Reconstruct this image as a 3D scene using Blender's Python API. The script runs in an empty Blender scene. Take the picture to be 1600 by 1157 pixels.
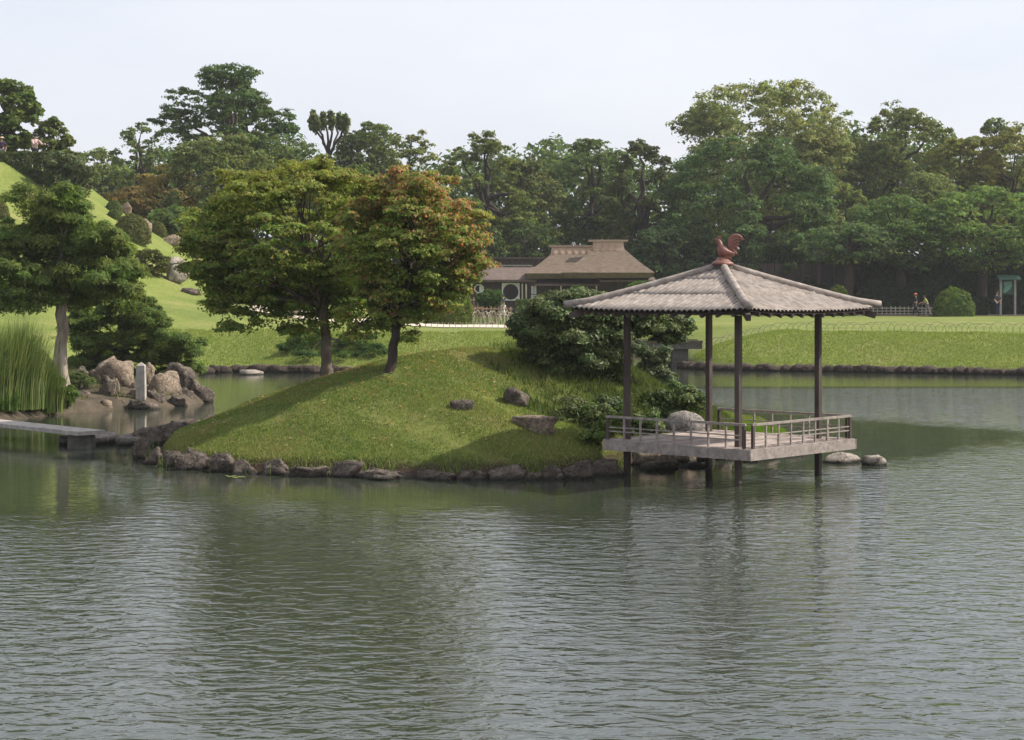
import bpy, math, random
import numpy as np
from mathutils import Vector, Matrix, noise
random.seed(7); rng = np.random.default_rng(7)
S = bpy.context.scene
COL = S.collection
PI = math.pi
# ------------------------------------------------------------------ camera
EYE = 2.95; F = 2800.0; HZ = 458.0            # eye height over the water, focal length and horizon row in photo pixels
cam_d = bpy.data.cameras.new('camera'); cam = bpy.data.objects.new('camera', cam_d); COL.objects.link(cam)
cam.location = (0, 0, EYE); cam.rotation_euler = (PI/2, 0, 0)
cam_d.sensor_width = 36; cam_d.lens = 36*F/1600; cam_d.shift_y = -(578.5-HZ)/1600
cam_d.clip_start = .5; cam_d.clip_end = 3000
S.camera = cam
# ------------------------------------------------------------------ light
SUN_AZ = (0.98, 0.17)                       # horizontal direction towards the sun
SUN_EL = math.radians(43)
w = bpy.data.worlds.new('World'); S.world = w; w.use_nodes = True
nt = w.node_tree; nt.nodes.clear()
sky = nt.nodes.new('ShaderNodeTexSky'); sky.sky_type = 'NISHITA'; sky.sun_disc = False
sky.sun_elevation = SUN_EL; sky.sun_rotation = math.atan2(SUN_AZ[0], SUN_AZ[1])
sky.altitude = 0; sky.air_density = 1.0; sky.dust_density = 3.5; sky.ozone_density = 1.0
mx = nt.nodes.new('ShaderNodeMixRGB'); mx.inputs[0].default_value = .72
mx.inputs[2].default_value = (6.9, 7.0, 7.45, 1)       # milky high haze veiling the whole sky
bg = nt.nodes.new('ShaderNodeBackground'); bg.inputs[1].default_value = .108
wo = nt.nodes.new('ShaderNodeOutputWorld')
tc = nt.nodes.new('ShaderNodeTexCoord'); mpw = nt.nodes.new('ShaderNodeMapping'); mpw.inputs['Scale'].default_value = (1, 1, 3.2)
cn = nt.nodes.new('ShaderNodeTexNoise'); cn.inputs['Scale'].default_value = 3.0; cn.inputs['Detail'].default_value = 6; cn.inputs['Roughness'].default_value = .55
nt.links.new(tc.outputs['Generated'], mpw.inputs[0]); nt.links.new(mpw.outputs[0], cn.inputs['Vector'])
cr0 = nt.nodes.new('ShaderNodeValToRGB'); cr0.color_ramp.elements[0].position = .3; cr0.color_ramp.elements[0].color = (.96, .98, 1.02, 1); cr0.color_ramp.elements[1].position = .7; cr0.color_ramp.elements[1].color = (1.11, 1.10, 1.09, 1)
nt.links.new(cn.outputs[0], cr0.inputs[0]); mm0 = nt.nodes.new('ShaderNodeMixRGB'); mm0.blend_type = 'MULTIPLY'; mm0.inputs[0].default_value = 1      # faint thin cloud
nt.links.new(sky.outputs[0], mx.inputs[1]); nt.links.new(mx.outputs[0], mm0.inputs[1]); nt.links.new(cr0.outputs[0], mm0.inputs[2]); nt.links.new(mm0.outputs[0], bg.inputs[0]); nt.links.new(bg.outputs[0], wo.inputs[0])
sl = bpy.data.lights.new('sun', 'SUN'); sl.energy = 5.0; sl.angle = math.radians(1.2); sl.color = (1, .93, .83)
sun = bpy.data.objects.new('sun', sl); COL.objects.link(sun)
_d = Vector((SUN_AZ[0]*math.cos(SUN_EL), SUN_AZ[1]*math.cos(SUN_EL), math.sin(SUN_EL)))
sun.rotation_euler = _d.to_track_quat('Z', 'Y').to_euler(); sun.location = (30, 10, 40)
S.view_settings.view_transform = 'Standard'; S.view_settings.look = 'None'
S.view_settings.exposure = 0.42; S.view_settings.gamma = 1; S.view_settings.use_curve_mapping = False
S.render.engine = 'CYCLES'
S.cycles.use_denoising = True
S.cycles.max_bounces = 6; S.cycles.transparent_max_bounces = 4

# ------------------------------------------------------------------ helpers
def P(px, py, z=0.0):
    "photo pixel on the plane of height z -> (X, Y)"
    Y = F*(EYE-z)/(py-HZ); return (px-800)/F*Y, Y
def W(px, py, Y): return ((px-800)/F*Y, Y, EYE-(py-HZ)/F*Y)
def wloc(o):
    v = Vector((0, 0, 0))
    while o is not None: v += o.location; o = o.parent
    return v
def tag(o, label=None, cat=None, group=None, kind=None):
    if label: o['label'] = label
    if cat: o['category'] = cat
    if group: o['group'] = group
    if kind: o['kind'] = kind
    return o
def thing(name, label, cat, loc=(0, 0, 0), group=None):
    o = bpy.data.objects.new(name, None); COL.objects.link(o); o.location = loc; o.empty_display_size = .2
    return tag(o, label, cat, group)
class MB:
    def __init__(s): s.v = []; s.f = []; s.n = 0
    def add(s, vs, fs):
        b = s.n; s.v.extend([tuple(x) for x in vs]); s.n += len(vs); s.f.extend([tuple(i+b for i in q) for q in fs]); return s
    def hexa(s, p):   # 8 points, bottom ring then top ring
        return s.add(p, [(3,2,1,0),(4,5,6,7),(0,1,5,4),(1,2,6,5),(2,3,7,6),(3,0,4,7)])
    def box(s, x0, x1, y0, y1, z0, z1):
        return s.hexa([(x0,y0,z0),(x1,y0,z0),(x1,y1,z0),(x0,y1,z0),(x0,y0,z1),(x1,y0,z1),(x1,y1,z1),(x0,y1,z1)])
    def bar(s, a, b, wd, ht, up=(0,0,1)):
        "box beam from a to b, width wd, height ht"
        a = Vector(a); b = Vector(b); d = (b-a).normalized(); u = Vector(up)
        r = d.cross(u)
        if r.length < 1e-4: r = Vector((1,0,0))
        r.normalize(); u = r.cross(d); r = r*wd/2; u = u*ht/2
        return s.hexa([a-r-u, a+r-u, b+r-u, b-r-u, a-r+u, a+r+u, b+r+u, b-r+u])
    def tube(s, pts, rad, n=7, cap=True, wob=0):
        pts = [Vector(p) for p in pts]; b = s.n; m = len(pts)
        if not hasattr(rad, '__len__'): rad = [rad]*m
        ref = Vector((.31, .27, .91)); vs = []
        for i, p in enumerate(pts):
            d = (pts[min(i+1, m-1)]-pts[max(i-1, 0)]).normalized()
            u = d.cross(ref)
            if u.length < .1: u = d.cross(Vector((1, 0, 0)))
            u.normalize(); v = d.cross(u)
            for k in range(n):
                a = 2*PI*k/n; r = rad[i]*(1+(random.uniform(-wob, wob) if wob else 0))
                vs.append(p+u*(math.cos(a)*r)+v*(math.sin(a)*r))
        fs = [(i*n+k, i*n+(k+1) % n, (i+1)*n+(k+1) % n, (i+1)*n+k) for i in range(m-1) for k in range(n)]
        if cap: fs += [tuple(range(n-1, -1, -1)), tuple((m-1)*n+k for k in range(n))]
        return s.add(vs, fs)
    def build(s, name, mat, parent=None, smooth=False):
        me = bpy.data.meshes.new(name); off = wloc(parent) if parent else Vector((0, 0, 0))
        me.from_pydata([(x-off.x, y-off.y, z-off.z) for x, y, z in s.v], [], s.f)
        me.materials.append(mat)
        if smooth: me.polygons.foreach_set('use_smooth', [True]*len(me.polygons))
        me.update()
        o = bpy.data.objects.new(name, me); COL.objects.link(o); o.parent = parent
        return o
def np_mesh(name, V, FC, mat, parent=None, cols=None, smooth=False):
    "V (n,3) array, FC (m,k) int array of equal-size faces, cols per vertex (n,3)"
    off = np.array(wloc(parent)) if parent else np.zeros(3)
    me = bpy.data.meshes.new(name); n = len(V); m, k = FC.shape
    me.vertices.add(n); me.vertices.foreach_set('co', (V-off).astype(np.float32).ravel())
    me.loops.add(m*k); me.loops.foreach_set('vertex_index', FC.astype(np.int32).ravel())
    me.polygons.add(m); me.polygons.foreach_set('loop_start', np.arange(m, dtype=np.int32)*k)
    try: me.polygons.foreach_set('loop_total', np.full(m, k, dtype=np.int32))
    except Exception: pass
    if smooth: me.polygons.foreach_set('use_smooth', np.ones(m, dtype=bool))
    if cols is not None:
        a = me.color_attributes.new('tint', 'FLOAT_COLOR', 'POINT')
        c4 = np.ones((n, 4), dtype=np.float32); c4[:, :3] = cols; a.data.foreach_set('color', c4.ravel())
    me.update(calc_edges=True); me.validate()
    me.materials.append(mat)
    o = bpy.data.objects.new(name, me); COL.objects.link(o); o.parent = parent
    return o

# ------------------------------------------------------------------ materials
def new_mat(name):
    m = bpy.data.materials.new(name); m.use_nodes = True
    t = m.node_tree; b = t.nodes['Principled BSDF']; return m, t, b
def N(t, typ, **kw):
    n = t.nodes.new(typ)
    for k, v in kw.items():
        if hasattr(n, k): setattr(n, k, v)
        else: n.inputs[k].default_value = v
    return n
def ramp(t, src, stops):
    r = t.nodes.new('ShaderNodeValToRGB'); e = r.color_ramp.elements
    while len(e) < len(stops): e.new(.5)
    for i, (p, c) in enumerate(stops): e[i].position = p; e[i].color = (*c, 1) if len(c) == 3 else c
    t.links.new(src, r.inputs[0]); return r
def coords(t, scale=(1, 1, 1), world=False, rot=(0, 0, 0)):
    if world: c = t.nodes.new('ShaderNodeNewGeometry').outputs['Position']
    else: c = t.nodes.new('ShaderNodeTexCoord').outputs['Object']
    mp = t.nodes.new('ShaderNodeMapping'); mp.inputs['Scale'].default_value = scale; mp.inputs['Rotation'].default_value = rot
    t.links.new(c, mp.inputs[0]); return mp.outputs[0]
def noise_mat(name, c1, c2, scale=4, stretch=(1, 1, 1), rough=.8, bump=.3, bump_scale=None, c3=None, world=False, spec=.3, bdist=.02):
    m, t, b = new_mat(name)
    co = coords(t, stretch, world)
    n1 = N(t, 'ShaderNodeTexNoise', Scale=scale, Detail=6, Roughness=.65); t.links.new(co, n1.inputs['Vector'])
    st = [(.3, c1), (.7, c2)] if c3 is None else [(.28, c1), (.5, c2), (.72, c3)]
    r = ramp(t, n1.outputs[0], st); t.links.new(r.outputs[0], b.inputs['Base Color'])
    n2 = N(t, 'ShaderNodeTexNoise', Scale=bump_scale or scale*4, Detail=5, Roughness=.7); t.links.new(co, n2.inputs['Vector'])
    bp = N(t, 'ShaderNodeBump', Strength=bump, Distance=bdist); t.links.new(n2.outputs[0], bp.inputs['Height'])
    t.links.new(bp.outputs[0], b.inputs['Normal'])
    b.inputs['Roughness'].default_value = rough; b.inputs['Specular IOR Level'].default_value = spec
    return m
def leaf_mat(name, rough=.5, spec=.35, trans=.3):
    m, t, b = new_mat(name)
    a = N(t, 'ShaderNodeAttribute'); a.attribute_name = 'tint'
    t.links.new(a.outputs['Color'], b.inputs['Base Color'])
    b.inputs['Roughness'].default_value = rough; b.inputs['Specular IOR Level'].default_value = spec
    tr = N(t, 'ShaderNodeBsdfTranslucent'); hs = N(t, 'ShaderNodeHueSaturation', Saturation=1.15, Value=1.25)
    t.links.new(a.outputs['Color'], hs.inputs['Color']); t.links.new(hs.outputs[0], tr.inputs['Color'])
    mixs = N(t, 'ShaderNodeMixShader'); mixs.inputs[0].default_value = trans
    t.links.new(b.outputs[0], mixs.inputs[1]); t.links.new(tr.outputs[0], mixs.inputs[2])
    t.links.new(mixs.outputs[0], t.nodes['Material Output'].inputs['Surface'])
    return m
LEAF = leaf_mat('leaf', .7, .14, .46)
GLOSSY_LEAF = leaf_mat('glossy_leaf', .5, .22, .28)
GRASS_BLADE = leaf_mat('grass_blade', .6, .2, .35)
BARK = noise_mat('bark', (.022, .017, .013), (.065, .050, .038), 9, (1, 1, .25), .9, .8, 30)
PALE_BARK = noise_mat('pale_bark', (.09, .068, .052), (.52, .44, .36), 9, (1, 1, .11), .85, 1.0, 24, bdist=.05)
def rock_mat(name, c1, c2, c3, dark=.35):
    m, t, b = new_mat(name)
    co = coords(t)
    n1 = N(t, 'ShaderNodeTexNoise', Scale=3.2, Detail=8, Roughness=.7); t.links.new(co, n1.inputs['Vector'])
    r = ramp(t, n1.outputs[0], [(.30, c1), (.50, c2), (.72, c3)])
    n3 = N(t, 'ShaderNodeTexNoise', Scale=14, Detail=6, Roughness=.75); t.links.new(co, n3.inputs['Vector'])
    r3 = ramp(t, n3.outputs[0], [(.38, (.45, .43, .40)), (.62, (1.15, 1.12, 1.08))])
    mm = N(t, 'ShaderNodeMixRGB', blend_type='MULTIPLY'); mm.inputs[0].default_value = .75
    t.links.new(r.outputs[0], mm.inputs[1]); t.links.new(r3.outputs[0], mm.inputs[2])
    # wet, weedy band just above the water
    g = N(t, 'ShaderNodeNewGeometry'); sx = N(t, 'ShaderNodeSeparateXYZ'); t.links.new(g.outputs['Position'], sx.inputs[0])
    ad = N(t, 'ShaderNodeMath', operation='MULTIPLY_ADD'); ad.inputs[1].default_value = -.12; t.links.new(n1.outputs[0], ad.inputs[0]); t.links.new(sx.outputs['Z'], ad.inputs[2])
    mr = N(t, 'ShaderNodeMapRange'); mr.inputs['From Min'].default_value = -.04; mr.inputs['From Max'].default_value = .03
    t.links.new(ad.outputs[0], mr.inputs['Value'])
    wet = N(t, 'ShaderNodeMixRGB'); wet.inputs[1].default_value = (.028, .026, .020, 1)
    t.links.new(mr.outputs[0], wet.inputs[0]); t.links.new(mm.outputs[0], wet.inputs[2]); t.links.new(wet.outputs[0], b.inputs['Base Color'])
    n2 = N(t, 'ShaderNodeTexNoise', Scale=9, Detail=9, Roughness=.75); t.links.new(co, n2.inputs['Vector'])
    dn = N(t, 'ShaderNodeTexNoise', Scale=2.5, Detail=4); t.links.new(co, dn.inputs['Vector'])
    vv = t.nodes.new('ShaderNodeVectorMath'); vv.operation = 'ADD'; t.links.new(co, vv.inputs[0]); t.links.new(dn.outputs['Color'], vv.inputs[1])
    vo = N(t, 'ShaderNodeTexVoronoi', Scale=3.0); vo.feature = 'DISTANCE_TO_EDGE'; t.links.new(vv.outputs[0], vo.inputs['Vector'])
    cr_ = ramp(t, vo.outputs[0], [(0.0, (.0, .0, .0)), (.05, (1, 1, 1))])
    cm = N(t, 'ShaderNodeMath', operation='MULTIPLY_ADD'); cm.inputs[1].default_value = .5; t.links.new(cr_.outputs[0], cm.inputs[0]); t.links.new(n2.outputs[0], cm.inputs[2])
    bp = N(t, 'ShaderNodeBump', Strength=1.0, Distance=.08); t.links.new(cm.outputs[0], bp.inputs['Height']); t.links.new(bp.outputs[0], b.inputs['Normal'])
    ln_ = N(t, 'ShaderNodeTexNoise', Scale=7, Detail=7, Roughness=.8); t.links.new(vv.outputs[0], ln_.inputs['Vector'])
    lr = ramp(t, ln_.outputs[0], [(.57, (0, 0, 0)), (.63, (1, 1, 1))]); lf_ = N(t, 'ShaderNodeMath', operation='MULTIPLY'); lf_.inputs[1].default_value = .55; t.links.new(lr.outputs[0], lf_.inputs[0])
    lm = N(t, 'ShaderNodeMixRGB'); lm.inputs[2].default_value = (.30, .30, .25, 1); t.links.new(lf_.outputs[0], lm.inputs[0]); t.links.new(mm.outputs[0], lm.inputs[1]); t.links.new(lm.outputs[0], wet.inputs[2])
    b.inputs['Roughness'].default_value = .85; b.inputs['Specular IOR Level'].default_value = .25
    return m
ROCK = rock_mat('shore_rock', (.046, .038, .031), (.145, .118, .096), (.32, .275, .23))
ROCK_TAN = rock_mat('tan_rock', (.12, .092, .068), (.31, .245, .185), (.44, .36, .28))
ROCK_PALE = rock_mat('pale_rock', (.22, .19, .16), (.42, .37, .32), (.60, .55, .50))
WOOD_GREY = noise_mat('weathered_wood', (.15, .125, .11), (.36, .31, .27), 9, (1, 1, 1), .8, .4, 40, bdist=.006)
WOOD_POST = noise_mat('dark_post_wood', (.040, .029, .024), (.105, .080, .068), 5, (1, 1, .2), .8, .4, 40, bdist=.006)
WOOD_DARK = noise_mat('house_wood', (.042, .029, .025), (.085, .062, .055), 3, (3, 3, .3), .8, .3, 20)
THATCH = noise_mat('thatch', (.080, .058, .040), (.185, .140, .10), 5, (.6, .6, 2.5), .95, .7, 22, bdist=.05)
BARK_ROOF = noise_mat('bark_shingle', (.085, .062, .052), (.17, .13, .11), 4, (1, 1, 3), .9, .5, 20)
RIDGE_CAP = noise_mat('bamboo_ridge', (.28, .19, .13), (.46, .34, .25), 6, (.3, 1, 8), .8, .4, 30)
PLASTER = noise_mat('white_plaster', (.62, .62, .64), (.78, .78, .80), 3, rough=.9, bump=.1)
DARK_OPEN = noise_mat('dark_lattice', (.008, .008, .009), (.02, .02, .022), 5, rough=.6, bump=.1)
BAMBOO = noise_mat('pale_bamboo', (.30, .27, .20), (.55, .50, .40), 6, (1, 1, .3), .6, .2)
BAMBOO_RED = noise_mat('aged_bamboo', (.16, .10, .07), (.38, .25, .17), 6, (1, 1, .3), .7, .2)
BAMBOO_GREY = noise_mat('grey_bamboo', (.10, .09, .075), (.24, .22, .18), 6, (1, 1, .3), .7, .2)
SAND = noise_mat('sand_path', (.46, .38, .30), (.60, .52, .42), 1.5, rough=.95, bump=.3, world=True)
EARTH = noise_mat('bare_earth', (.035, .030, .020), (.105, .080, .054), 2.5, rough=.95, bump=.6, world=True)
STONE = noise_mat('dressed_stone', (.22, .20, .175), (.42, .39, .35), 7, rough=.85, bump=.5, bdist=.01)
STONE_DARK = noise_mat('mossy_stone', (.05, .048, .040), (.15, .14, .115), 5, rough=.9, bump=.6)
CLAY = noise_mat('red_clay', (.12, .042, .030), (.27, .115, .085), 16, rough=.5, bump=.5, spec=.4, bdist=.006)
# ------------------------------------------------------------------ land shapes
def closed_spline(pts, k=6):
    out = []; n = len(pts)
    for i in range(n):
        p0, p1, p2, p3 = (np.array(pts[(i+j) % n], float) for j in (-1, 0, 1, 2))
        for q in range(k):
            t = q/k
            out.append(.5*((2*p1)+(-p0+p2)*t+(2*p0-5*p1+4*p2-p3)*t*t+(-p0+3*p1-3*p2+p3)*t**3))
    return np.array(out)
def sdf(poly, X, Y):
    "signed distance, positive inside"
    X = np.asarray(X, float); Y = np.asarray(Y, float); d = np.full(X.shape, 1e9); ins = np.zeros(X.shape, bool)
    n = len(poly)
    for i in range(n):
        ax, ay = poly[i]; bx, by = poly[(i+1) % n]; ex, ey = bx-ax, by-ay
        t = np.clip(((X-ax)*ex+(Y-ay)*ey)/(ex*ex+ey*ey+1e-12), 0, 1)
        d = np.minimum(d, (X-ax-t*ex)**2+(Y-ay-t*ey)**2)
        c = ((ay > Y) != (by > Y)) & (X < (bx-ax)*(Y-ay)/((by-ay) if by != ay else 1e-12)+ax); ins ^= c
    d = np.sqrt(d); return np.where(ins, d, -d)
ISLE = closed_spline([(-7.05, 34.1), (-6.6, 31.6), (-5.75, 29.95), (-4.7, 29.1), (-3.4, 28.6), (-1.9, 28.35), (-.4, 28.3), (.8, 28.6), (1.7, 29.6),
                      (2.4, 30.9), (3.3, 31.7), (4.5, 32.6), (5.6, 34.6), (6.1, 37.6), (5.9, 40.5), (4.6, 44.5), (2, 46), (-1.5, 45.2), (-4.2, 43), (-6.0, 39.5), (-6.9, 36.5)])
MAIN = closed_spline([(300, 40), (60, 52), (35, 58), (20, 63.5), (14, 66), (7.3, 68.8), (7.15, 73), (7.0, 82), (4.5, 82), (4.6, 70), (3.5, 66.5), (-2, 66), (-7.5, 66), (-10.8, 66.3),
                      (-12.3, 62), (-11.8, 57), (-9.6, 53.5), (-8.3, 50), (-8.6, 46.6), (-9.9, 45.2), (-11, 43.4), (-12.0, 41), (-14.5, 39), (-20, 37.5), (-40, 34), (-300, 30), (-300, 900), (300, 900)], 4)
HC = (-31, 97)
def sm(a, b, x): t = np.clip((np.asarray(x, float)-a)/(b-a), 0, 1); return t*t*(3-2*t)
def nz(X, Y, s, seed=0):
    X = np.asarray(X, float); Y = np.asarray(Y, float)
    return (np.sin(X*s*1.3+seed+np.sin(Y*s*.9+seed*2))*np.cos(Y*s*1.1-seed+np.sin(X*s*.7))+.5*np.sin(X*s*2.7+Y*s*2.1+seed*3))/1.5
def h_isle(X, Y, d=None):
    if d is None: d = sdf(ISLE, X, Y)
    d = d-.38
    amp = .42+1.26*(1-sm(1.9, 4.9, X))
    hh = .16+amp*np.sin(PI/2*np.clip(d/6.3, 0, 1))+.022*nz(X, Y, 2.2)+.035*nz(X, Y, .9, 3)
    edge = np.where(d > 0, np.minimum(1, d/.25), 0)
    return np.where(d > 0, .02+(hh-.02)*edge, d*1.2)
HR = [0, 6.8, 8.2, 10, 12, 13.6, 15.3, 18.8, 24, 30]; HZv = [9.3, 9.1, 7.9, 6.7, 5.5, 4.5, 3.5, 1.75, .4, 0.0]
def h_main(X, Y, d=None):
    if d is None: d = sdf(MAIN, X, Y)
    X = np.asarray(X, float); Y = np.asarray(Y, float)
    near = 1-sm(50, 62, Y)                       # the low rocky shore on the left
    top = 1.42*(1-near)+.75*near
    edge = .22*np.clip(d/.3, 0, 1)
    wd = 4.6-3.4*np.exp(-((X-5.6)/3.2)**2)*(Y > 60)
    hh = edge+(top-.22)*sm(0, 1, d/wd)**.8
    r = np.sqrt((X-HC[0])**2+((Y-HC[1])*.55)**2)
    hill = np.interp(r, HR, HZv)*sm(0, 14, d)
    hh = np.maximum(hh, hh+hill-1.0*sm(0, 3, hill))+.03*nz(X, Y, .5, 1)*sm(2, 8, d)*(r < 60)
    hh = hh+sm(150, 400, Y)*2
    return np.where(d > 0, hh, d*1.2)
def gz(x, y):
    a = np.array([float(x)]); b = np.array([float(y)])
    return float(max(h_isle(a, b)[0], h_main(a, b)[0], 0))
def hit(px, py, y0=24.0, y1=260.0):
    "first ground point seen through a photo pixel"
    Y = np.exp(np.linspace(math.log(y0), math.log(y1), 1600)); X = (px-800)/F*Y; Z = EYE-(py-HZ)/F*Y
    G = np.maximum(np.maximum(h_isle(X, Y), h_main(X, Y)), 0)
    k = int(np.argmax(Z <= G+1e-6)) if (Z <= G+1e-6).any() else len(Y)-1
    return float(X[k]), float(Y[k]), float(max(G[k], 0))

def ground_mat(name, g1, g2, dry, soil, blade=60):
    m, t, b = new_mat(name)
    co = coords(t, (1, 1, 1), True)
    n1 = N(t, 'ShaderNodeTexNoise', Scale=.35, Detail=5, Roughness=.6); t.links.new(co, n1.inputs['Vector'])
    n2 = N(t, 'ShaderNodeTexNoise', Scale=5, Detail=6, Roughness=.7); t.links.new(co, n2.inputs['Vector'])
    n3 = N(t, 'ShaderNodeTexNoise', Scale=blade, Detail=3, Roughness=.7); t.links.new(co, n3.inputs['Vector'])
    r1 = ramp(t, n1.outputs[0], [(.36, g1), (.52, g2), (.66, dry)])
    r2 = ramp(t, n2.outputs[0], [(.3, (.62, .66, .62)), (.7, (1.25, 1.2, 1.12))])
    r3 = ramp(t, n3.outputs[0], [(.3, (.6, .62, .6)), (.7, (1.3, 1.28, 1.2))])
    a = N(t, 'ShaderNodeMixRGB', blend_type='MULTIPLY'); a.inputs[0].default_value = .8
    t.links.new(r1.outputs[0], a.inputs[1]); t.links.new(r2.outputs[0], a.inputs[2])
    c = N(t, 'ShaderNodeMixRGB', blend_type='MULTIPLY'); c.inputs[0].default_value = .8
    t.links.new(a.outputs[0], c.inputs[1]); t.links.new(r3.outputs[0], c.inputs[2])
    n5 = N(t, 'ShaderNodeTexNoise', Scale=1.1, Detail=7, Roughness=.72); t.links.new(co, n5.inputs['Vector'])
    sr = ramp(t, n5.outputs[0], [(.60, (0, 0, 0)), (.72, (1, 1, 1))]); sf = N(t, 'ShaderNodeMath', operation='MULTIPLY'); sf.inputs[1].default_value = .6; t.links.new(sr.outputs[0], sf.inputs[0])
    c0 = c; c = N(t, 'ShaderNodeMixRGB'); c.inputs[2].default_value = (dry[0]*.85, dry[1]*.68, dry[2]*.9, 1); t.links.new(sf.outputs[0], c.inputs[0]); t.links.new(c0.outputs[0], c.inputs[1])
    # bare earth where the bank meets the water
    g = N(t, 'ShaderNodeNewGeometry'); sx = N(t, 'ShaderNodeSeparateXYZ'); t.links.new(g.outputs['Position'], sx.inputs[0])
    ad = N(t, 'ShaderNodeMath', operation='MULTIPLY_ADD'); ad.inputs[1].default_value = -.14; t.links.new(n2.outputs[0], ad.inputs[0]); t.links.new(sx.outputs['Z'], ad.inputs[2])
    mr = N(t, 'ShaderNodeMapRange'); mr.inputs['From Min'].default_value = .10; mr.inputs['From Max'].default_value = .18
    t.links.new(ad.outputs[0], mr.inputs['Value'])
    e = N(t, 'ShaderNodeMixRGB'); e.inputs[1].default_value = (*soil, 1)
    t.links.new(mr.outputs[0], e.inputs[0]); t.links.new(c.outputs[0], e.inputs[2]); t.links.new(e.outputs[0], b.inputs['Base Color'])
    bp = N(t, 'ShaderNodeBump', Strength=.6, Distance=.03); t.links.new(n3.outputs[0], bp.inputs['Height']); t.links.new(bp.outputs[0], b.inputs['Normal'])
    b.inputs['Roughness'].default_value = .95; b.inputs['Specular IOR Level'].default_value = .1
    return m
TURF = ground_mat('turf', (.10, .135, .035), (.14, .165, .045), (.19, .17, .075), (.055, .040, .028))
LAWN = ground_mat('lawn', (.135, .175, .045), (.17, .205, .055), (.22, .225, .085), (.060, .045, .032), 30)

def grid_mesh(name, xs, ys, fn, mat):
    X, Y = np.meshgrid(xs, ys); Z = fn(X, Y)
    V = np.stack([X.ravel(), Y.ravel(), Z.ravel()], 1)
    nx, ny = len(xs), len(ys); i = np.arange((nx-1)*(ny-1)); r = i//(nx-1); c = i % (nx-1); a = r*nx+c
    return np_mesh(name, V, np.stack([a, a+1, a+nx+1, a+nx], 1), mat, smooth=True)
xs = np.arange(-8.5, 7.6, .13); ys = np.arange(27, 47.5, .13)
tag(grid_mesh('island_ground', xs, ys, h_isle, TURF), kind='structure')
xs = np.concatenate([-60-np.geomspace(440, 1, 24), np.arange(-60, 60, .5), 60+np.geomspace(1, 440, 24)])
ys = np.concatenate([np.arange(30, 62, .6), np.arange(62, 76, .22), np.arange(76, 150, .7), 150+np.geomspace(1, 1500, 24)])
tag(grid_mesh('ground', xs, ys, lambda X, Y: h_main(X, Y), LAWN), kind='structure')

# ------------------------------------------------------------------ water
m, t, b = new_mat('pond_water')
WATER = m
b.inputs['Base Color'].default_value = (.034, .042, .028, 1); b.inputs['Roughness'].default_value = .03; b.inputs['IOR'].default_value = 1.5
b.inputs['Specular IOR Level'].default_value = .5
g = N(t, 'ShaderNodeNewGeometry'); sx = N(t, 'ShaderNodeSeparateXYZ'); t.links.new(g.outputs['Position'], sx.inputs[0])
def M(op, a, bb=None, c=None, clamp=False):
    n = t.nodes.new('ShaderNodeMath'); n.operation = op; n.use_clamp = clamp
    for i, v in enumerate((a, bb, c)):
        if v is None: continue
        if isinstance(v, (int, float)): n.inputs[i].default_value = v
        else: t.links.new(v, n.inputs[i])
    return n.outputs[0]
def nzw(scale, st, rot=0, detail=3, rough=.55, dist=0):
    co = coords(t, st, True, (0, 0, rot)); n = N(t, 'ShaderNodeTexNoise', Scale=scale, Detail=detail, Roughness=rough, Distortion=dist)
    t.links.new(co, n.inputs['Vector']); return n.outputs[0]
X_, Y_ = sx.outputs['X'], sx.outputs['Y']
patch = nzw(.16, (1, .8, 1), .2, 4, .6)
wob = M('MULTIPLY_ADD', patch, 9.0, -4.5)
# gusts: open water in front, and a wind streak across the right-hand water
edge = M('ADD', 25.3, M('MULTIPLY', M('MAXIMUM', M('SUBTRACT', X_, 1.5), 0), 1.25))
edge = M('SUBTRACT', edge, M('MULTIPLY', M('MAXIMUM', M('SUBTRACT', -3.5, X_), 0), .45))
front = M('MULTIPLY_ADD', M('SUBTRACT', M('ADD', edge, wob), Y_), .28, .3, True)
st1 = M('MULTIPLY', M('MULTIPLY_ADD', M('SUBTRACT', Y_, M('ADD', M('MULTIPLY_ADD', X_, -1.35, 53), M('MULTIPLY', wob, .35))), .22, .3, True), M('MULTIPLY_ADD', M('SUBTRACT', 56.5, Y_), .7, 0, True))
st1 = M('MULTIPLY', st1, M('MULTIPLY_ADD', X_, .3, -.7, True))
gust = M('MAXIMUM', front, M('MULTIPLY', st1, 1.5))
near_fade = M('MULTIPLY_ADD', M('SUBTRACT', 40, Y_), .05, .35, True)
rip = M('ADD', M('MULTIPLY', nzw(3.0, (1, 1.6, 1), .5, 2, .5, .7), .0235), M('MULTIPLY', nzw(7, (1, 1.3, 1), -.3, 3, .55, .4), .0055))
swell = M('MULTIPLY', nzw(1.1, (.28, 3.2, 1), .05, 2, .5, .3), .012)
calm = M('MULTIPLY', nzw(6, (.5, 2.4, 1), .1, 2, .5, .3), .0022)
fine = M('MULTIPLY', nzw(30, (1, 1.6, 1), 0, 2), .0006)
hgt = M('ADD', M('ADD', M('MULTIPLY', rip, gust), calm), M('ADD', M('MULTIPLY', swell, M('MULTIPLY_ADD', gust, .4, .10)), M('MULTIPLY', fine, gust)))
bp = N(t, 'ShaderNodeBump', Strength=1.0, Distance=1.0); t.links.new(hgt, bp.inputs['Height']); t.links.new(bp.outputs[0], b.inputs['Normal'])
mb = MB(); mb.add([(-400, -60, 0), (400, -60, 0), (400, 200, 0), (-400, 200, 0)], [(0, 1, 2, 3)])
tag(mb.build('water', WATER), kind='structure')

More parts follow.
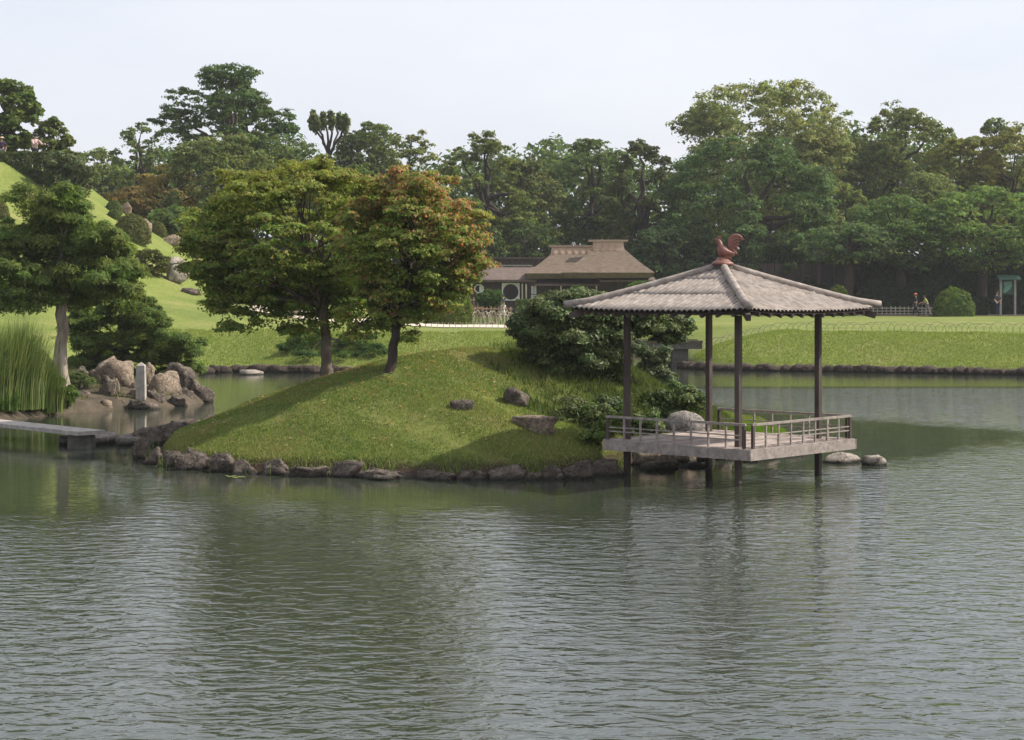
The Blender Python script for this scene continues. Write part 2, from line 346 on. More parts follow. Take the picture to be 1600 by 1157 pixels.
# paths, draped 1 cm over the lawn
def path_sheet(name, x0, x1, yf0, yf1, n=40, mat=SAND, m2=6):
    V = []; Fc = []
    for i in range(n+1):
        x = x0+(x1-x0)*i/n; a, c = yf0(x), yf1(x)
        for j in range(m2+1): y = a+(c-a)*j/m2; V.append((x, y, float(h_main(np.array([x]), np.array([y]))[0])+.03))
    for i in range(n):
        for j in range(m2): q = i*(m2+1)+j; Fc.append((q, q+m2+1, q+m2+2, q+1))
    return tag(np_mesh(name, np.array(V), np.array(Fc), mat), kind='structure')
path_sheet('path', -12, 3.0, lambda x: 77.4-.15*x+.2*math.sin(x), lambda x: 84-.1*x)
path_sheet('bare_ground', -17, -7.6, lambda x: 41.2+.25*(x+17)*0, lambda x: 56, 50, EARTH, 40)
path_sheet('path', 24, 60, lambda x: 118+.4*math.sin(x*.4), lambda x: 124, mat=EARTH)

# ------------------------------------------------------------------ grass
def blades(name, pts, hgt, wid, cols, parent=None, lean=.45):
    n = len(pts); a = rng.uniform(0, 2*PI, n); h = hgt*rng.uniform(.55, 1.3, n); ww = wid*rng.uniform(.7, 1.3, n)
    side = np.stack([np.cos(a), np.sin(a), np.zeros(n)], 1)*ww[:, None]/2
    b2 = rng.uniform(0, 2*PI, n); ln = rng.uniform(0, lean, n)*h
    tip = pts+np.stack([np.cos(b2)*ln, np.sin(b2)*ln, h], 1)
    V = np.empty((n*3, 3)); V[0::3] = pts-side; V[1::3] = pts+side; V[2::3] = tip
    C = np.repeat(cols, 3, 0)
    return np_mesh(name, V, np.arange(n*3).reshape(n, 3), GRASS_BLADE, parent, C)
def pal(n, colors, jit=.25, weights=None):
    c = np.array(colors)[rng.choice(len(colors), n, p=weights)]; return np.clip(c*(1+rng.uniform(-jit, jit, (n, 1))), 0, 1)
n = 330000
x = rng.uniform(-7.2, 6.3, n*2); y = 28+rng.uniform(0, 1, n*2)**1.25*14; d = sdf(ISLE, x, y)
k = d > .50; x, y, d = x[k], y[k], d[k]
thin = nz(x, y, 1.1, 4)+.5*nz(x, y, 3.3, 2)
k = rng.uniform(0, 1, len(x)) < np.clip(1-(thin-.25)*1.0, .22, 1); x, y, d, thin = x[k][:n], y[k][:n], d[k][:n], thin[k][:n]
for tx, ty in ((-2.27, 32.6), (-3.65, 35.6), (2.4, 33.6)):      # worn ground round the trunks
    k = np.hypot(x-tx, y-ty) > rng.uniform(.12, .62, len(x)); x, y, d, thin = x[k], y[k], d[k], thin[k]
z = h_isle(x, y, d)
c = pal(len(x), [(.155, .205, .045), (.20, .24, .055), (.12, .17, .04), (.28, .26, .11)], .25, [.35, .3, .2, .15])
dry = np.clip(.5*nz(x, y, .55, 6)+.4*nz(x, y, 1.9, 9)+.25*nz(x, y, 5.1, 2), -1, 1); c *= (1+.16*dry)[:, None]; c[:, 0] *= 1+.30*np.clip(dry, -.4, 1); c[:, 2] *= 1+.5*np.clip(dry, 0, 1)
tag(blades('grass', np.stack([x, y, z-.01], 1), .044, .018, c), 'short sunlit turf covering the grassy island mound', 'grass', kind='stuff')
n = 110000
x = rng.uniform(-16, 24, n*3); y = rng.uniform(62, 74.5, n*3); d = sdf(MAIN, x, y); k = (d > .35) & (d < 4.4+.4*nz(x, y, 1.5)); x, y, d = x[k][:n], y[k][:n], d[k][:n]
c = pal(len(x), [(.19, .25, .05), (.22, .28, .06), (.16, .22, .045), (.28, .27, .10)], .2, [.35, .35, .15, .15])
tag(blades('grass', np.stack([x, y, h_main(x, y, d)-.01], 1), .07, .032, c), 'longer grass on the slope of the far lawn bank', 'grass', kind='stuff')
# ------------------------------------------------------------------ stones
import bmesh
def rock_mesh(name, sx, sy, sz, mat, seed, sub=3, flat=.0, rough=.28, cuts=5, box=1.0):
    bm = bmesh.new(); bmesh.ops.create_icosphere(bm, subdivisions=sub, radius=1)
    r = random.Random(seed); off = Vector((r.uniform(-50, 50), r.uniform(-50, 50), r.uniform(-50, 50)))
    pl = []
    for _ in range(cuts):
        a = r.uniform(0, 2*PI); e = r.uniform(-.2, 1.1); pl.append((Vector((math.cos(a)*math.cos(e), math.sin(a)*math.cos(e), math.sin(e))), r.uniform(.55, .86)))
    for v in bm.verts:
        p = v.co.copy()
        if box != 1.0: p = Vector([math.copysign(abs(q_)**box, q_) for q_ in p])
        for nrm, dd in pl:
            q = p.dot(nrm)
            if q > dd: p -= nrm*(q-dd)*.94
        p *= 1+rough*noise.noise(p*1.5+off)+rough*.35*noise.noise(p*4.1+off)+rough*.2*noise.noise(p*9+off)
        if flat and p.z > .55: p.z = .55+(p.z-.55)*(1-flat)
        v.co = p
    xs_ = [v.co.x for v in bm.verts]; ys_ = [v.co.y for v in bm.verts]; zs_ = [v.co.z for v in bm.verts]
    def fit(c, lst, s): a, b2 = min(lst), max(lst); return ((c-a)/(b2-a)-.5)*s
    for v in bm.verts: v.co = (fit(v.co.x, xs_, sx), fit(v.co.y, ys_, sy), fit(v.co.z, zs_, sz)+sz/2)
    me = bpy.data.meshes.new(name); bm.to_mesh(me); bm.free()
    me.polygons.foreach_set('use_smooth', [True]*len(me.polygons)); me.materials.append(mat); return me
def rock_px(name, x0, x1, yt, yb, label, mat=None, Y=None, z=0.0, deep=.8, group=None, seed=None, cat='rock', flat=0, sub=3, rz=0, cuts=5, box=.8, rough=.28):
    "a stone that fills the photo box (x0..x1, yt..yb); its base stands at height z (None: on the ground)"
    if Y is None:
        if z is None: _, Y, z = hit((x0+x1)/2, yb)
        else: Y = P(0, yb, z)[1]
    elif z is None: z = gz(((x0+x1)/2-800)/F*Y, Y)
    s = Y/F; wd = (x1-x0)*s; ztop = EYE-(yt-HZ)*s; sink = .12*wd if z > .05 else .16
    ht = max(ztop-z, .04)+sink
    seed = seed or int(x0*13+yb*7)
    me = rock_mesh(name, wd, wd*deep, ht, mat or ROCK, seed, sub, flat, cuts=cuts, box=box, rough=rough)
    o = bpy.data.objects.new(name, me); COL.objects.link(o); o.location = (((x0+x1)/2-800)*s, Y+wd*deep*.30, z-sink); o.rotation_euler.z = rz
    return tag(o, label, cat, group)
G1 = 'kerb stones round the island shore'
shore = [
 (208, 231, 684, 717, 'dark squarish kerb stone at the far left corner of the island'),
 (224, 256, 700, 727, 'dark rounded kerb stone just left of the pale-topped low one at the island corner'),
 (255, 290, 704, 731, 'low grey-brown kerb stone between the island corner and the longest humped kerb stone'),
 (276, 334, 703, 735, 'big humped brown kerb stone at the left of the island front'),
 (326, 371, 708, 739, 'broad brown kerb stone butting the right side of the big humped one'),
 (366, 404, 719, 742, 'small rounded brown kerb stone left of the smooth loaf-shaped one'),
 (403, 454, 720, 743, 'smooth loaf-shaped grey-brown kerb stone below the left maple shadow'),
 (452, 515, 729, 746, 'long low rough kerb stone right of the loaf-shaped one'),
 (512, 567, 723, 747, 'tilted angular kerb stone with a raised right corner'),
 (552, 655, 736, 750, 'long flat slab lying at the middle of the island front'),
 (652, 717, 738, 751, 'low dark kerb stone right of the long flat slab'),
 (714, 767, 737, 751, 'low rounded kerb stone in the middle of the island front'),
 (763, 821, 728, 751, 'tall lumpy brown kerb stone right of the middle of the island front'),
 (817, 850, 737, 751, 'small kerb stone squeezed between two lumpy taller ones'),
 (843, 884, 730, 750, 'lumpy kerb stone left of the darkest stretch of shore'),
 (880, 929, 721, 749, 'dark kerb stone at the shaded right end of the island front'),
 (925, 978, 718, 744, 'dark wet stone by the left post of the pavilion'),
]
for q in shore: rock_px('kerb_stone', q[0]-3, q[1]+3, q[2]+random.uniform(-3, 3), q[3], q[4], z=0, deep=.75, group=G1, sub=4, cuts=10, box=.55, rough=.42)
# more kerb stones round the corner and along the hidden back of the island
for i, (x, y) in enumerate([(-7.1, 35.1), (-7.0, 36.4), (-6.7, 37.6), (-6.4, 38.8)]):
    me = rock_mesh('kerb_stone', .9, .8, .55, ROCK, 300+i); o = bpy.data.objects.new('kerb_stone', me); COL.objects.link(o); o.location = (x, y, -.22)
    tag(o, ['rough kerb stone first behind the left corner of the island', 'rough kerb stone second behind the left corner of the island', 'kerb stone third behind the left corner of the island facing the inlet', 'kerb stone fourth behind the left corner of the island facing the inlet'][i], 'rock', G1)
under = [
 (985, 1062, 700, 726, 'brown boulder under the left half of the pavilion deck', ROCK_TAN, 30.6),
 (1050, 1095, 698, 725, 'pale cracked boulder under the pavilion deck beside the far post', ROCK_TAN, 31.2),
 (1086, 1120, 702, 724, 'dark stone under the deck right of the pale cracked boulder', ROCK, 31.3),
 (1000, 1062, 722, 737, 'low dark stone at the waterline right of the left pavilion post', ROCK, 29.9),
 (1056, 1108, 724, 735, 'low dark stone at the waterline left of the far pavilion post', ROCK, 30.2),
 (1118, 1150, 706, 724, 'small mossy stone at the waterline behind the near post', ROCK, 31.6),
 (1160, 1190, 714, 727, 'small pale stone lying in the water under the deck right of the near post', ROCK_PALE, 31.2),
 (1186, 1222, 704, 724, 'rounded brown stone under the right half of the deck', ROCK_TAN, 31.8),
 (1218, 1262, 702, 722, 'dark stone at the shore under the right half of the deck', ROCK, 32.4),
 (1286, 1352, 708, 729, 'long pale boulder in the water at the right of the pavilion', ROCK_PALE, 31.0),
 (1346, 1388, 712, 731, 'rounded pale boulder in the water, farthest right of the island stones', ROCK_PALE, 30.6),
]
for x0, x1, yt, yb, lb, mt, Y in under: rock_px('boulder', x0, x1, yt, yb, lb, mt, Y=Y, z=0, deep=.7)
rock_px('boulder', 785, 828, 606, 634, 'round lichen-speckled boulder set in the island turf', ROCK, z=None, deep=.9)
rock_px('boulder', 786, 873, 650, 674, 'long low brown boulder half buried in the island slope', ROCK_TAN, z=None, deep=.5, flat=.5)
rock_px('boulder', 702, 742, 625, 641, 'low reddish rock barely showing in the middle of the island turf', ROCK, z=None, deep=.7, flat=.6)
rock_px('boulder', 1040, 1104, 643, 686, 'big smooth domed grey boulder behind the pavilion deck', rock_mat('grey_boulder', (.20, .18, .16), (.33, .30, .28), (.42, .39, .37)), Y=32.6, z=None, deep=.8, cuts=0, box=1.0, rough=.12)
rock_px('boulder', 1118, 1145, 690, 700, 'small stone beside the domed boulder behind the deck', ROCK_TAN, Y=32.2, z=None)

# left shore
left = [
 (149, 216, 561, 612, 'large rounded tan boulder leaning behind the stone post', ROCK_TAN, 47.5),
 (149, 206, 556, 578, 'thin flat slab lying on top of the large tan boulder', ROCK_TAN, 48.6),
 (223, 282, 580, 626, 'sloping tan boulder right of the stone post', ROCK_TAN, 47.0),
 (246, 304, 566, 610, 'large grey-brown sloping boulder at the top right of the left rocks', ROCK, 49.0),
 (294, 335, 598, 627, 'dark wet boulder at the tip of the left rocky point', ROCK, 48.3),
 (275, 302, 605, 627, 'small squarish brown rock left of the dark tip boulder', ROCK, 47.6),
 (150, 181, 587, 627, 'upright pointed rock with a dark left face', ROCK, 46.0),
 (172, 190, 590, 630, 'narrow upright tan rock touching the pointed rock', ROCK_TAN, 46.4),
 (182, 236, 605, 630, 'low tan rock with a grassy top at the foot of the post', ROCK_TAN, 46.3),
 (225, 257, 609, 630, 'dark pitted rock right of the post foot', ROCK, 46.2),
 (196, 256, 625, 642, 'long flat dark rock along the water below the post', ROCK, 45.3),
 (178, 201, 625, 640, 'small round reddish rock at the water between two flat ones', ROCK, 45.5),
 (148, 179, 624, 646, 'block-shaped pale-topped rock at the water under the pointed rock', ROCK_TAN, 45.0),
 (113, 150, 633, 646, 'low flat ledge stone left of the block-shaped rock', ROCK, 45.0),
 (117, 154, 600, 628, 'dark shaded boulder left of the pointed rock', ROCK, 46.8),
 (30, 67, 618, 652, 'mossy orange-brown rock below the tall grass', ROCK_TAN, 43.4),
 (0, 30, 628, 655, 'shaded rock at the left edge of the photo below the tall grass', ROCK, 43.0),
 (236, 262, 616, 632, 'small wet rock between the post and the square brown rock', ROCK, 46.5),
 (258, 292, 618, 633, 'low wet rock at the water under the sloping tan boulder', ROCK, 46.4),
]
left += [
 (216, 240, 566, 584, 'brown rock wedged behind the top of the stone post', ROCK_TAN, 49.0),
 (128, 152, 612, 632, 'tan rock at the foot of the dark shaded boulder', ROCK_TAN, 45.8),
 (100, 126, 618, 640, 'mossy rock between the fresh low shrub and the ledge stone', ROCK, 44.6),
 (136, 160, 576, 600, 'brown stone in the shade left of the large tan boulder', ROCK, 48.2),
 (112, 138, 572, 590, 'low stone half hidden beside the pine roots', ROCK, 48.6),
 (60, 84, 632, 652, 'dark rock at the waterline under the fresh low shrub', ROCK, 43.6),
 (84, 112, 636, 650, 'flat wet rock at the waterline right of the fresh low shrub', ROCK, 43.9),
 (200, 226, 594, 612, 'small tan rock leaning on the left side of the stone post', ROCK_TAN, 47.2),
 (284, 312, 588, 606, 'dark rock between the square brown rock and the top boulder', ROCK, 48.6),
]
for x0, x1, yt, yb, lb, mt, Y in left: rock_px('boulder', x0, x1, yt, yb, lb, mt, Y=Y, z=.0 if yb > 620 else .25, deep=.75, cuts=8, box=.65, rough=.36)
rock_px('boulder', 372, 412, 578, 586, 'flat grey stone breaking the water of the far left inlet', ROCK_PALE, z=0, deep=.6)
STEP = rock_mat('step_stone', (.14, .12, .105), (.26, .23, .205), (.36, .33, .30))
# stepping slabs and the plank bridge
def flat_slab(x0, x1, yt, yb, label, seed):
    "irregular flat stone lying just above the water; yt..yb are the rows of its far and near top edges"
    q = random.Random(seed); zt = .15; vs = []; n_ = 26; Xa, Ya = P((x0+x1)/2, yb, zt); Xb, Yb_ = P((x0+x1)/2, yt, zt); cy = (Ya+Yb_)/2; cx = ((x0+x1)/2-800)/F*cy; hw = (x1-x0)/2/F*cy; hd = (Yb_-Ya)/2
    rr = [1+.10*math.sin(3*k*2*PI/n_+seed)+q.uniform(-.05, .05) for k in range(n_)]; mb = MB()
    for f_, z_ in ((.90, -.25), (1.0, zt-.05), (.985, zt-.015), (.93, zt), (.45, zt+.012)):
        for k in range(n_):
            a = 2*PI*k/n_; c_, s_ = math.cos(a), math.sin(a); e = (abs(c_)**3+abs(s_)**3)**(-1/3); vs.append((cx+hw*c_*e*.95*rr[k]*f_, cy+hd*s_*e*.95*rr[k]*f_, z_+q.uniform(-.006, .006)))
    mb.add(vs, [(j*n_+k, j*n_+(k+1) % n_, (j+1)*n_+(k+1) % n_, (j+1)*n_+k) for j in range(4) for k in range(n_)]+[tuple(4*n_+k for k in range(n_))])
    o = mb.build('stepping_stone', STEP, None); off = Vector((cx, cy, 0))
    for v in o.data.vertices: v.co -= off
    o.location = off; return tag(o, label, 'stepping stone')
flat_slab(98, 186, 674, 684, 'long flat stepping stone at the end of the slab bridge', 3)
flat_slab(183, 240, 677, 685, 'flat stepping stone between the long one and the island', 8)
br = thing('slab_bridge', 'long grey stone slab bridge low over the water at the left edge', 'footbridge', (-10.4, 36.2, 0))
mb = MB(); a = W(-60, 655, 37.6); b2 = W(143, 666.5, 33.9)
mb.bar((a[0], a[1], .30), (b2[0], b2[1], .30), .60, .075); mb.build('slab', STONE, br)
for u in (.08, .93):
    mb = MB(); c = Vector(a).lerp(Vector(b2), u); mb.box(c.x-.22, c.x+.22, c.y-.2, c.y+.2, -.3, .260); mb.build('pier', STONE_DARK, br)
po = thing('stone_post', 'slim square pale stone post with a pyramid top among the left rocks', 'stone post', (*W(221, 612, 46.0)[:2], .3))
x, y, _ = W(220.5, 612, 46.0); zt = EYE-(566-HZ)*46/F
mb = MB(); mb.hexa([(x-.12, y-.12, .2), (x+.12, y-.12, .2), (x+.12, y+.12, .2), (x-.12, y+.12, .2), (x-.105, y-.105, zt-.09), (x+.105, y-.105, zt-.09), (x+.105, y+.105, zt-.09), (x-.105, y+.105, zt-.09)])
mb.build('shaft', STONE, po)
mb = MB(); mb.add([(x-.105, y-.105, zt-.09), (x+.105, y-.105, zt-.09), (x+.105, y+.105, zt-.09), (x-.105, y+.105, zt-.09), (x, y, zt)], [(0, 1, 4), (1, 2, 4), (2, 3, 4), (3, 0, 4), (3, 2, 1, 0)]); mb.build('cap', STONE, po)

# stones edging the far bank, each by itself
G2 = 'edging stones along the far bank'
EDGE = rock_mat('edge_stone', (.03, .024, .02), (.085, .062, .048), (.17, .13, .10))
shared = [rock_mesh('edging_stone', 1, .7, .62, EDGE, 900+i, 2, .5, cuts=8) for i in range(9)]
seg = [(x_, y_) for x_, y_ in MAIN if 61 < y_ < 72 and -13 < x_ < 21]
def along(pts, step):
    out = []; carry = 0
    for (ax, ay), (bx, by) in zip(pts[:-1], pts[1:]):
        L = math.hypot(bx-ax, by-ay)
        if L > 6 and abs(ay-by) > 5: continue
        u = carry
        while u < L: out.append((ax+(bx-ax)*u/L, ay+(by-ay)*u/L)); u += step*random.uniform(.8, 1.25)
        carry = u-L
    return out
ne = 0
for x, y in along(seg, .40):
    px = 800+x/y*F
    if px < 310 or px > 1640 or 560 < px < 1040: continue
    o = bpy.data.objects.new('edging_stone', random.choice(shared)); COL.objects.link(o)
    s = random.uniform(.45, .75); o.location = (x, y+.02, -.14); o.scale = (s*1.1, s, random.uniform(.55, .75)); o.rotation_euler.z = random.uniform(-.3, .3)+(PI if random.random() < .5 else 0)
    tag(o, 'small dark edging stone at the waterline of the far ' + ('right lawn bank' if px > 1000 else 'left lawn bank'), 'rock', G2 + (' on the right' if px > 1000 else ' on the left')); ne += 1
# hill rocks
rock_px('boulder', 187, 206, 316, 336, 'grey boulder at the hilltop beside two small clipped shrubs', ROCK_TAN, z=None)
rock_px('boulder', 212, 237, 341, 372, 'tall tan boulder behind the large clipped dome on the hill', ROCK_TAN, z=None)
rock_px('boulder', 252, 281, 366, 383, 'reddish block boulder right of the hill shrubs', ROCK_TAN, z=None)
rock_px('boulder', 256, 294, 401, 443, 'tall white craggy rock on the green slope', ROCK_PALE, z=None, cuts=9)
rock_px('boulder', 282, 312, 450, 460, 'low flat brown stone lying on the slope below the white rock', ROCK, z=None, flat=.6)
rock_px('boulder', 700, 722, 498, 510, 'small pale stone at the start of the sand path', ROCK_TAN, Y=84, z=None)
rock_px('boulder', 752, 776, 502, 510, 'low pale stone on the path verge', ROCK_TAN, Y=86, z=None)
# pale rocks seen through the left maple
rock_px('boulder', 398, 436, 425, 462, 'pale pinkish rock showing through the left maple canopy', ROCK_PALE, Y=84, z=None, cuts=8)
rock_px('boulder', 424, 470, 455, 505, 'larger pale pinkish rock low behind the left maple', ROCK_PALE, Y=80, z=None, cuts=8)

# ------------------------------------------------------------------ pavilion
CX, CY = 3.43, 29.15; rot = math.radians(2.0)
def pv(u, v, z): # pavilion frame: u to the right corner, v to the near corner (diagonals)
    c, s = math.cos(rot), math.sin(rot); dx, dy = u, -v
    return (CX+dx*c-dy*s, CY+dx*s+dy*c, z)
pav = thing('pavilion', 'open wooden garden pavilion on posts over the water with a low pyramid roof', 'pavilion', (CX, CY, 0))
ZD = .575; A = 2.06; AP = 1.56; OX = .10     # deck top, deck and post half diagonals, deck offset to the right
def dk(u, v, z): return pv(u+OX, v, z)
for u, v in ((AP, 0), (-AP, 0), (0, AP), (0, -AP)):
    mb = MB(); p0 = pv(u, v, -.5); p1 = pv(u, v, 2.60); mb.bar(p0, p1, .085, .085, up=Vector(pv(1, 1, 0))-Vector(pv(0, 0, 0))); mb.build('post', WOOD_POST, pav)
cr = {'R': (A, 0), 'L': (-A, 0), 'Nn': (0, A), 'B': (0, -A)}
# planks run parallel to the right-hand fascia (near corner to right corner)
def lerp2(a, b, t): return (a[0]+(b[0]-a[0])*t, a[1]+(b[1]-a[1])*t)
plank_mats = [noise_mat('deck_wood', (.22*k, .17*k, .145*k), (.44*k, .37*k, .33*k), 5, (1, 1, 1), .8, .4, 40, bdist=.005) for k in (.85, 1.0, 1.12)]
NP = 19
for i in range(NP):
    t0, t1 = (i+.02)/NP*.97+.015, (i+.96)/NP*.97+.015
    q = [lerp2(cr['Nn'], cr['L'], t0), lerp2(cr['R'], cr['B'], t0), lerp2(cr['R'], cr['B'], t1), lerp2(cr['Nn'], cr['L'], t1)]
    q = [(a*.985, b*.985) for a, b in q]; dz = random.uniform(-.004, .004)
    mb = MB(); mb.hexa([dk(a, b, ZD-.035) for a, b in q]+[dk(a, b, ZD+dz) for a, b in q]); mb.build('deck_plank', plank_mats[i % 3], pav)
for a, b in (('Nn', 'R'), ('L', 'Nn'), ('B', 'R'), ('L', 'B')):
    pa, pb = Vector(dk(*cr[a], ZD-.085)), Vector(dk(*cr[b], ZD-.085)); d = (pb-pa).normalized()*.025
    if a == 'Nn' or a == 'B': pa, pb = pa-d, pb+d
    else: pa, pb = pa+d*1.2, pb-d*1.2
    mb = MB(); mb.bar(pa, pb, .05, .165); mb.build('fascia_board', WOOD_GREY, pav)
for i in range(4):  # joists under the deck
    t_ = .15+.23*i; pa = Vector(dk(*lerp2(cr['Nn'], cr['R'], t_), ZD-.10)); pb = Vector(dk(*lerp2(cr['L'], cr['B'], t_), ZD-.10)); d = (pb-pa).normalized()*.06
    mb = MB(); mb.bar(pa+d, pb-d, .08, .12); mb.build('joist', WOOD_POST, pav)
RZ = ZD+.37
def railing(c0, c1, npost, t0=0.0, t1=1.0, inset=.97, col=None):
    mat = WOOD_GREY if col is None else col
    c0 = (cr[c0][0]*inset, cr[c0][1]*inset); c1 = (cr[c1][0]*inset, cr[c1][1]*inset)
    p = lambda t, z: Vector(dk(*lerp2(c0, c1, t), z))
    mb = MB(); mb.bar(p(t0, RZ), p(t1, RZ), .045, .036); h = mb.build('handrail', mat, pav)
    for zz in (ZD+.20, ZD+.135):
        mb = MB(); mb.bar(p(t0+.01, zz), p(t1-.01, zz), .018, .018); mb.build('rail', mat, h)
    for i in range(npost+1):
        t_ = t0+(t1-t0)*(.012+.976*i/npost); mb = MB(); big = i in (0, npost); wd = .045 if big else .027
        mb.bar(p(t_, ZD+.005), p(t_, RZ-.020), wd, wd, up=(1, 1, 0)); mb.build('baluster', WOOD_GREY if not big else WOOD_POST, h)
railing('Nn', 'R', 8, .02, 1)
railing('L', 'Nn', 8, 0, .975)
railing('B', 'R', 7, .05, .985)
# roof
ZE, ZA, RH = 2.655, 3.365, 2.50
eave = [(RH, 0), (0, RH), (-RH, 0), (0, -RH)]      # right, near, left, back
def rp(c0, c1, s, t, off=0, sag=True):
    "roof face point: s along the eave from corner c0 to c1, t from eave (0) to apex (1)"
    u = (c0[0]*(1-s)+c1[0]*s)*(1-t); v = (c0[1]*(1-s)+c1[1]*s)*(1-t)
    z = ZE+(ZA-ZE)*(t**1.06)+.05*abs(2*s-1)**3*(1-t)**2
    return Vector(pv(u, v, z+off))
ROOFW = noise_mat('roof_board_wood', (.15, .125, .105), (.27, .23, .20), 7, (1, 1, 1), .9, .5, 40, c3=(.40, .35, .31), bdist=.006)
NS = 34
def clip_t(s0, s1, k):  # strip k of NS, running parallel to the slope: ends on a hip
    x = (s0+s1)/2; return 1-abs(2*x-1)
COURSES = [(0.0, .40), (.375, .74), (.715, 1.0)]
def strip(mb, c0, c1, i, ta, tb, lift):
    x = (i+.5)/NS; tm = 1-abs(2*x-1); ta, tb = ta, min(tb, tm+.015)
    if tb-ta < .02: return False
    half = .5/NS; n = 5; m_ = 3; rows = []
    for j in range(m_+1):
        t_ = ta+(tb-ta)*j/m_; row = []
        for k in range(n+1):
            e = -1+2*k/n; xx = x+e*half*1.0
            s_ = (xx-.5*t_)/(1-t_) if t_ < .995 else .5      # keeps the strip straight down the slope
            s_ = min(max(s_, -.02), 1.02)
            bulge = .031*math.sqrt(max(0, 1-e*e))+lift*(1-j/m_)
            row.append(rp(c0, c1, s_, t_, bulge))
        rows.append(row)
    for j in range(m_+1): # underside
        pass
    vs = [p for r_ in rows for p in r_]; w_ = n+1
    fs = [(j*w_+k, j*w_+k+1, (j+1)*w_+k+1, (j+1)*w_+k) for j in range(m_) for k in range(n)]
    b0 = len(vs); vs += [p-Vector((0, 0, .016)) for p in rows[0]]
    fs += [(k, b0+k, b0+k+1, k+1) for k in range(n)]
    mb.add(vs, fs); return True
faces = [(eave[1], eave[0], True), (eave[2], eave[1], True), (eave[0], eave[3], False), (eave[3], eave[2], False)]
for c0, c1, front in faces:
    if front:
        for ci, (ta, tb) in enumerate(COURSES):
            for i in range(NS):
                mb = MB()
                if strip(mb, c0, c1, i, ta, tb, .016 if ci < 3 else 0): mb.build('roof_tile', ROOFW, pav, True)
    else:
        mb = MB()
        for ta, tb in COURSES:
            for i in range(NS): strip(mb, c0, c1, i, ta, tb, .016)
        tag(mb.build('back_roof_tiles', ROOFW, pav, True), kind='stuff')
mb = MB()
for c0, c1, _ in faces:   # boarding under the tiles
    vs = []; 
    for j in range(5):
        for k in range(7): vs.append(rp(c0, c1, k/6*.96+.02, j/4*.985+.012, -.035))
    mb.add(vs, [(j*7+k, j*7+k+1, (j+1)*7+k+1, (j+1)*7+k) for j in range(4) for k in range(6)])
mb.build('roof_boarding', WOOD_DARK, pav)
for c in eave:            # round hip rolls with dark hip rafters below
    o0 = (c[0]*1.035, c[1]*1.035); pts = []
    for j in range(9):
        t_ = j/8*.94; p = rp(c, c, 0, t_, .045+(.02 if j == 0 else 0)); pts.append(p)
    pts[0] = Vector(pv(*o0, pts[0].z-.012)); mb = MB(); mb.tube(pts, [.062]*9, 10); mb.build('hip_roll', ROOFW, pav, True)
    mb = MB(); mb.bar(Vector(pv(c[0]*1.0, c[1]*1.0, ZE-.075)), Vector(pv(c[0]*.1, c[1]*.1, ZA-.14)), .075, .10); mb.build('hip_rafter', WOOD_POST, pav)
for ei, (c0, c1, _) in enumerate(faces):
    for k in range(1, 12):
        s_ = k/12; tm = 1-abs(2*s_-1)
        pa = rp(c0, c1, s_, .012, -.075); x_ = s_; t_ = max(tm-.06, .05); sb = (x_-.5*t_)/(1-t_)
        pb = rp(c0, c1, min(max(sb, 0), 1), t_, -.075); mb = MB(); mb.bar(pa, pb, .045, .055); mb.build('rafter', WOOD_POST, pav)
for (u, v), (u2, v2) in (((AP, 0), (0, AP)), ((0, AP), (-AP, 0)), ((-AP, 0), (0, -AP)), ((0, -AP), (AP, 0))):
    pa = Vector(pv(u, v, 2.68)); pb = Vector(pv(u2, v2, 2.68)); d = (pb-pa).normalized()*.075; mb = MB(); mb.bar(pa+d, pb-d, .10, .14); mb.build('beam', WOOD_POST, pav)
mb = MB(); q = [pv(.21, 0, 0), pv(0, -.21, 0), pv(-.21, 0, 0), pv(0, .21, 0)]
mb.hexa([(a[0], a[1], ZA-.09) for a in q]+[(a[0], a[1], ZA+.035) for a in q]); mb.build('roof_cap', STONE_DARK, pav)

# rooster finial -------------------------------------------------
roo = thing('rooster_finial', 'red clay rooster figure facing left on a flared base at the roof peak', 'rooster finial', (CX, CY, ZA+.035))
mb = MB(); prof = [(.172, 0), (.18, .012), (.178, .034), (.15, .05), (.122, .073), (.10, .095), (.088, .11), (.08, .122)]; nn = 28
vs = [(CX-.005+r*math.cos(2*PI*k/nn), CY+r*math.sin(2*PI*k/nn), ZA+.037+z) for r, z in prof for k in range(nn)]
mb.add(vs, [(j*nn+k, j*nn+(k+1) % nn, (j+1)*nn+(k+1) % nn, (j+1)*nn+k) for j in range(len(prof)-1) for k in range(nn)]+[tuple(range((len(prof)-1)*nn, len(prof)*nn)), tuple(range(nn-1, -1, -1))])
mb.build('base', CLAY, roo, True)
def rz_(px, py, dy=0): s = CY/F; return Vector(((px-800)*s, CY+dy, EYE-(py-HZ)*s))
def rpx(ix, iy, dy=0): return rz_(1090+ix/15.43, 350+iy/15.43, dy)     # coordinates in the enlarged crop
k_ = CY/F/15.43
def ellip_tube(mb, pts, ra, rb, n=14):
    "closed loft in the picture plane: ra in-plane radius, rb depth radius (crop pixels)"
    m_ = len(pts); b = mb.n; vs = []
    for i in range(m_):
        p = Vector(pts[i]); a_ = Vector(pts[max(i-1, 0)]); c_ = Vector(pts[min(i+1, m_-1)]); d = (c_-a_).normalized(); nrm = Vector((-d.y, d.x))
        for k in range(n):
            an = 2*PI*k/n; q = p+nrm*(math.cos(an)*ra[i]); v3 = rpx(q.x, q.y); v3.y += math.sin(an)*rb[i]*k_; vs.append(v3)
    fs = [(i*n+k, i*n+(k+1) % n, (i+1)*n+(k+1) % n, (i+1)*n+k) for i in range(m_-1) for k in range(n)]+[tuple(range(n-1, -1, -1)), tuple((m_-1)*n+k for k in range(n))]
    mb.add(vs, fs)
mb = MB()
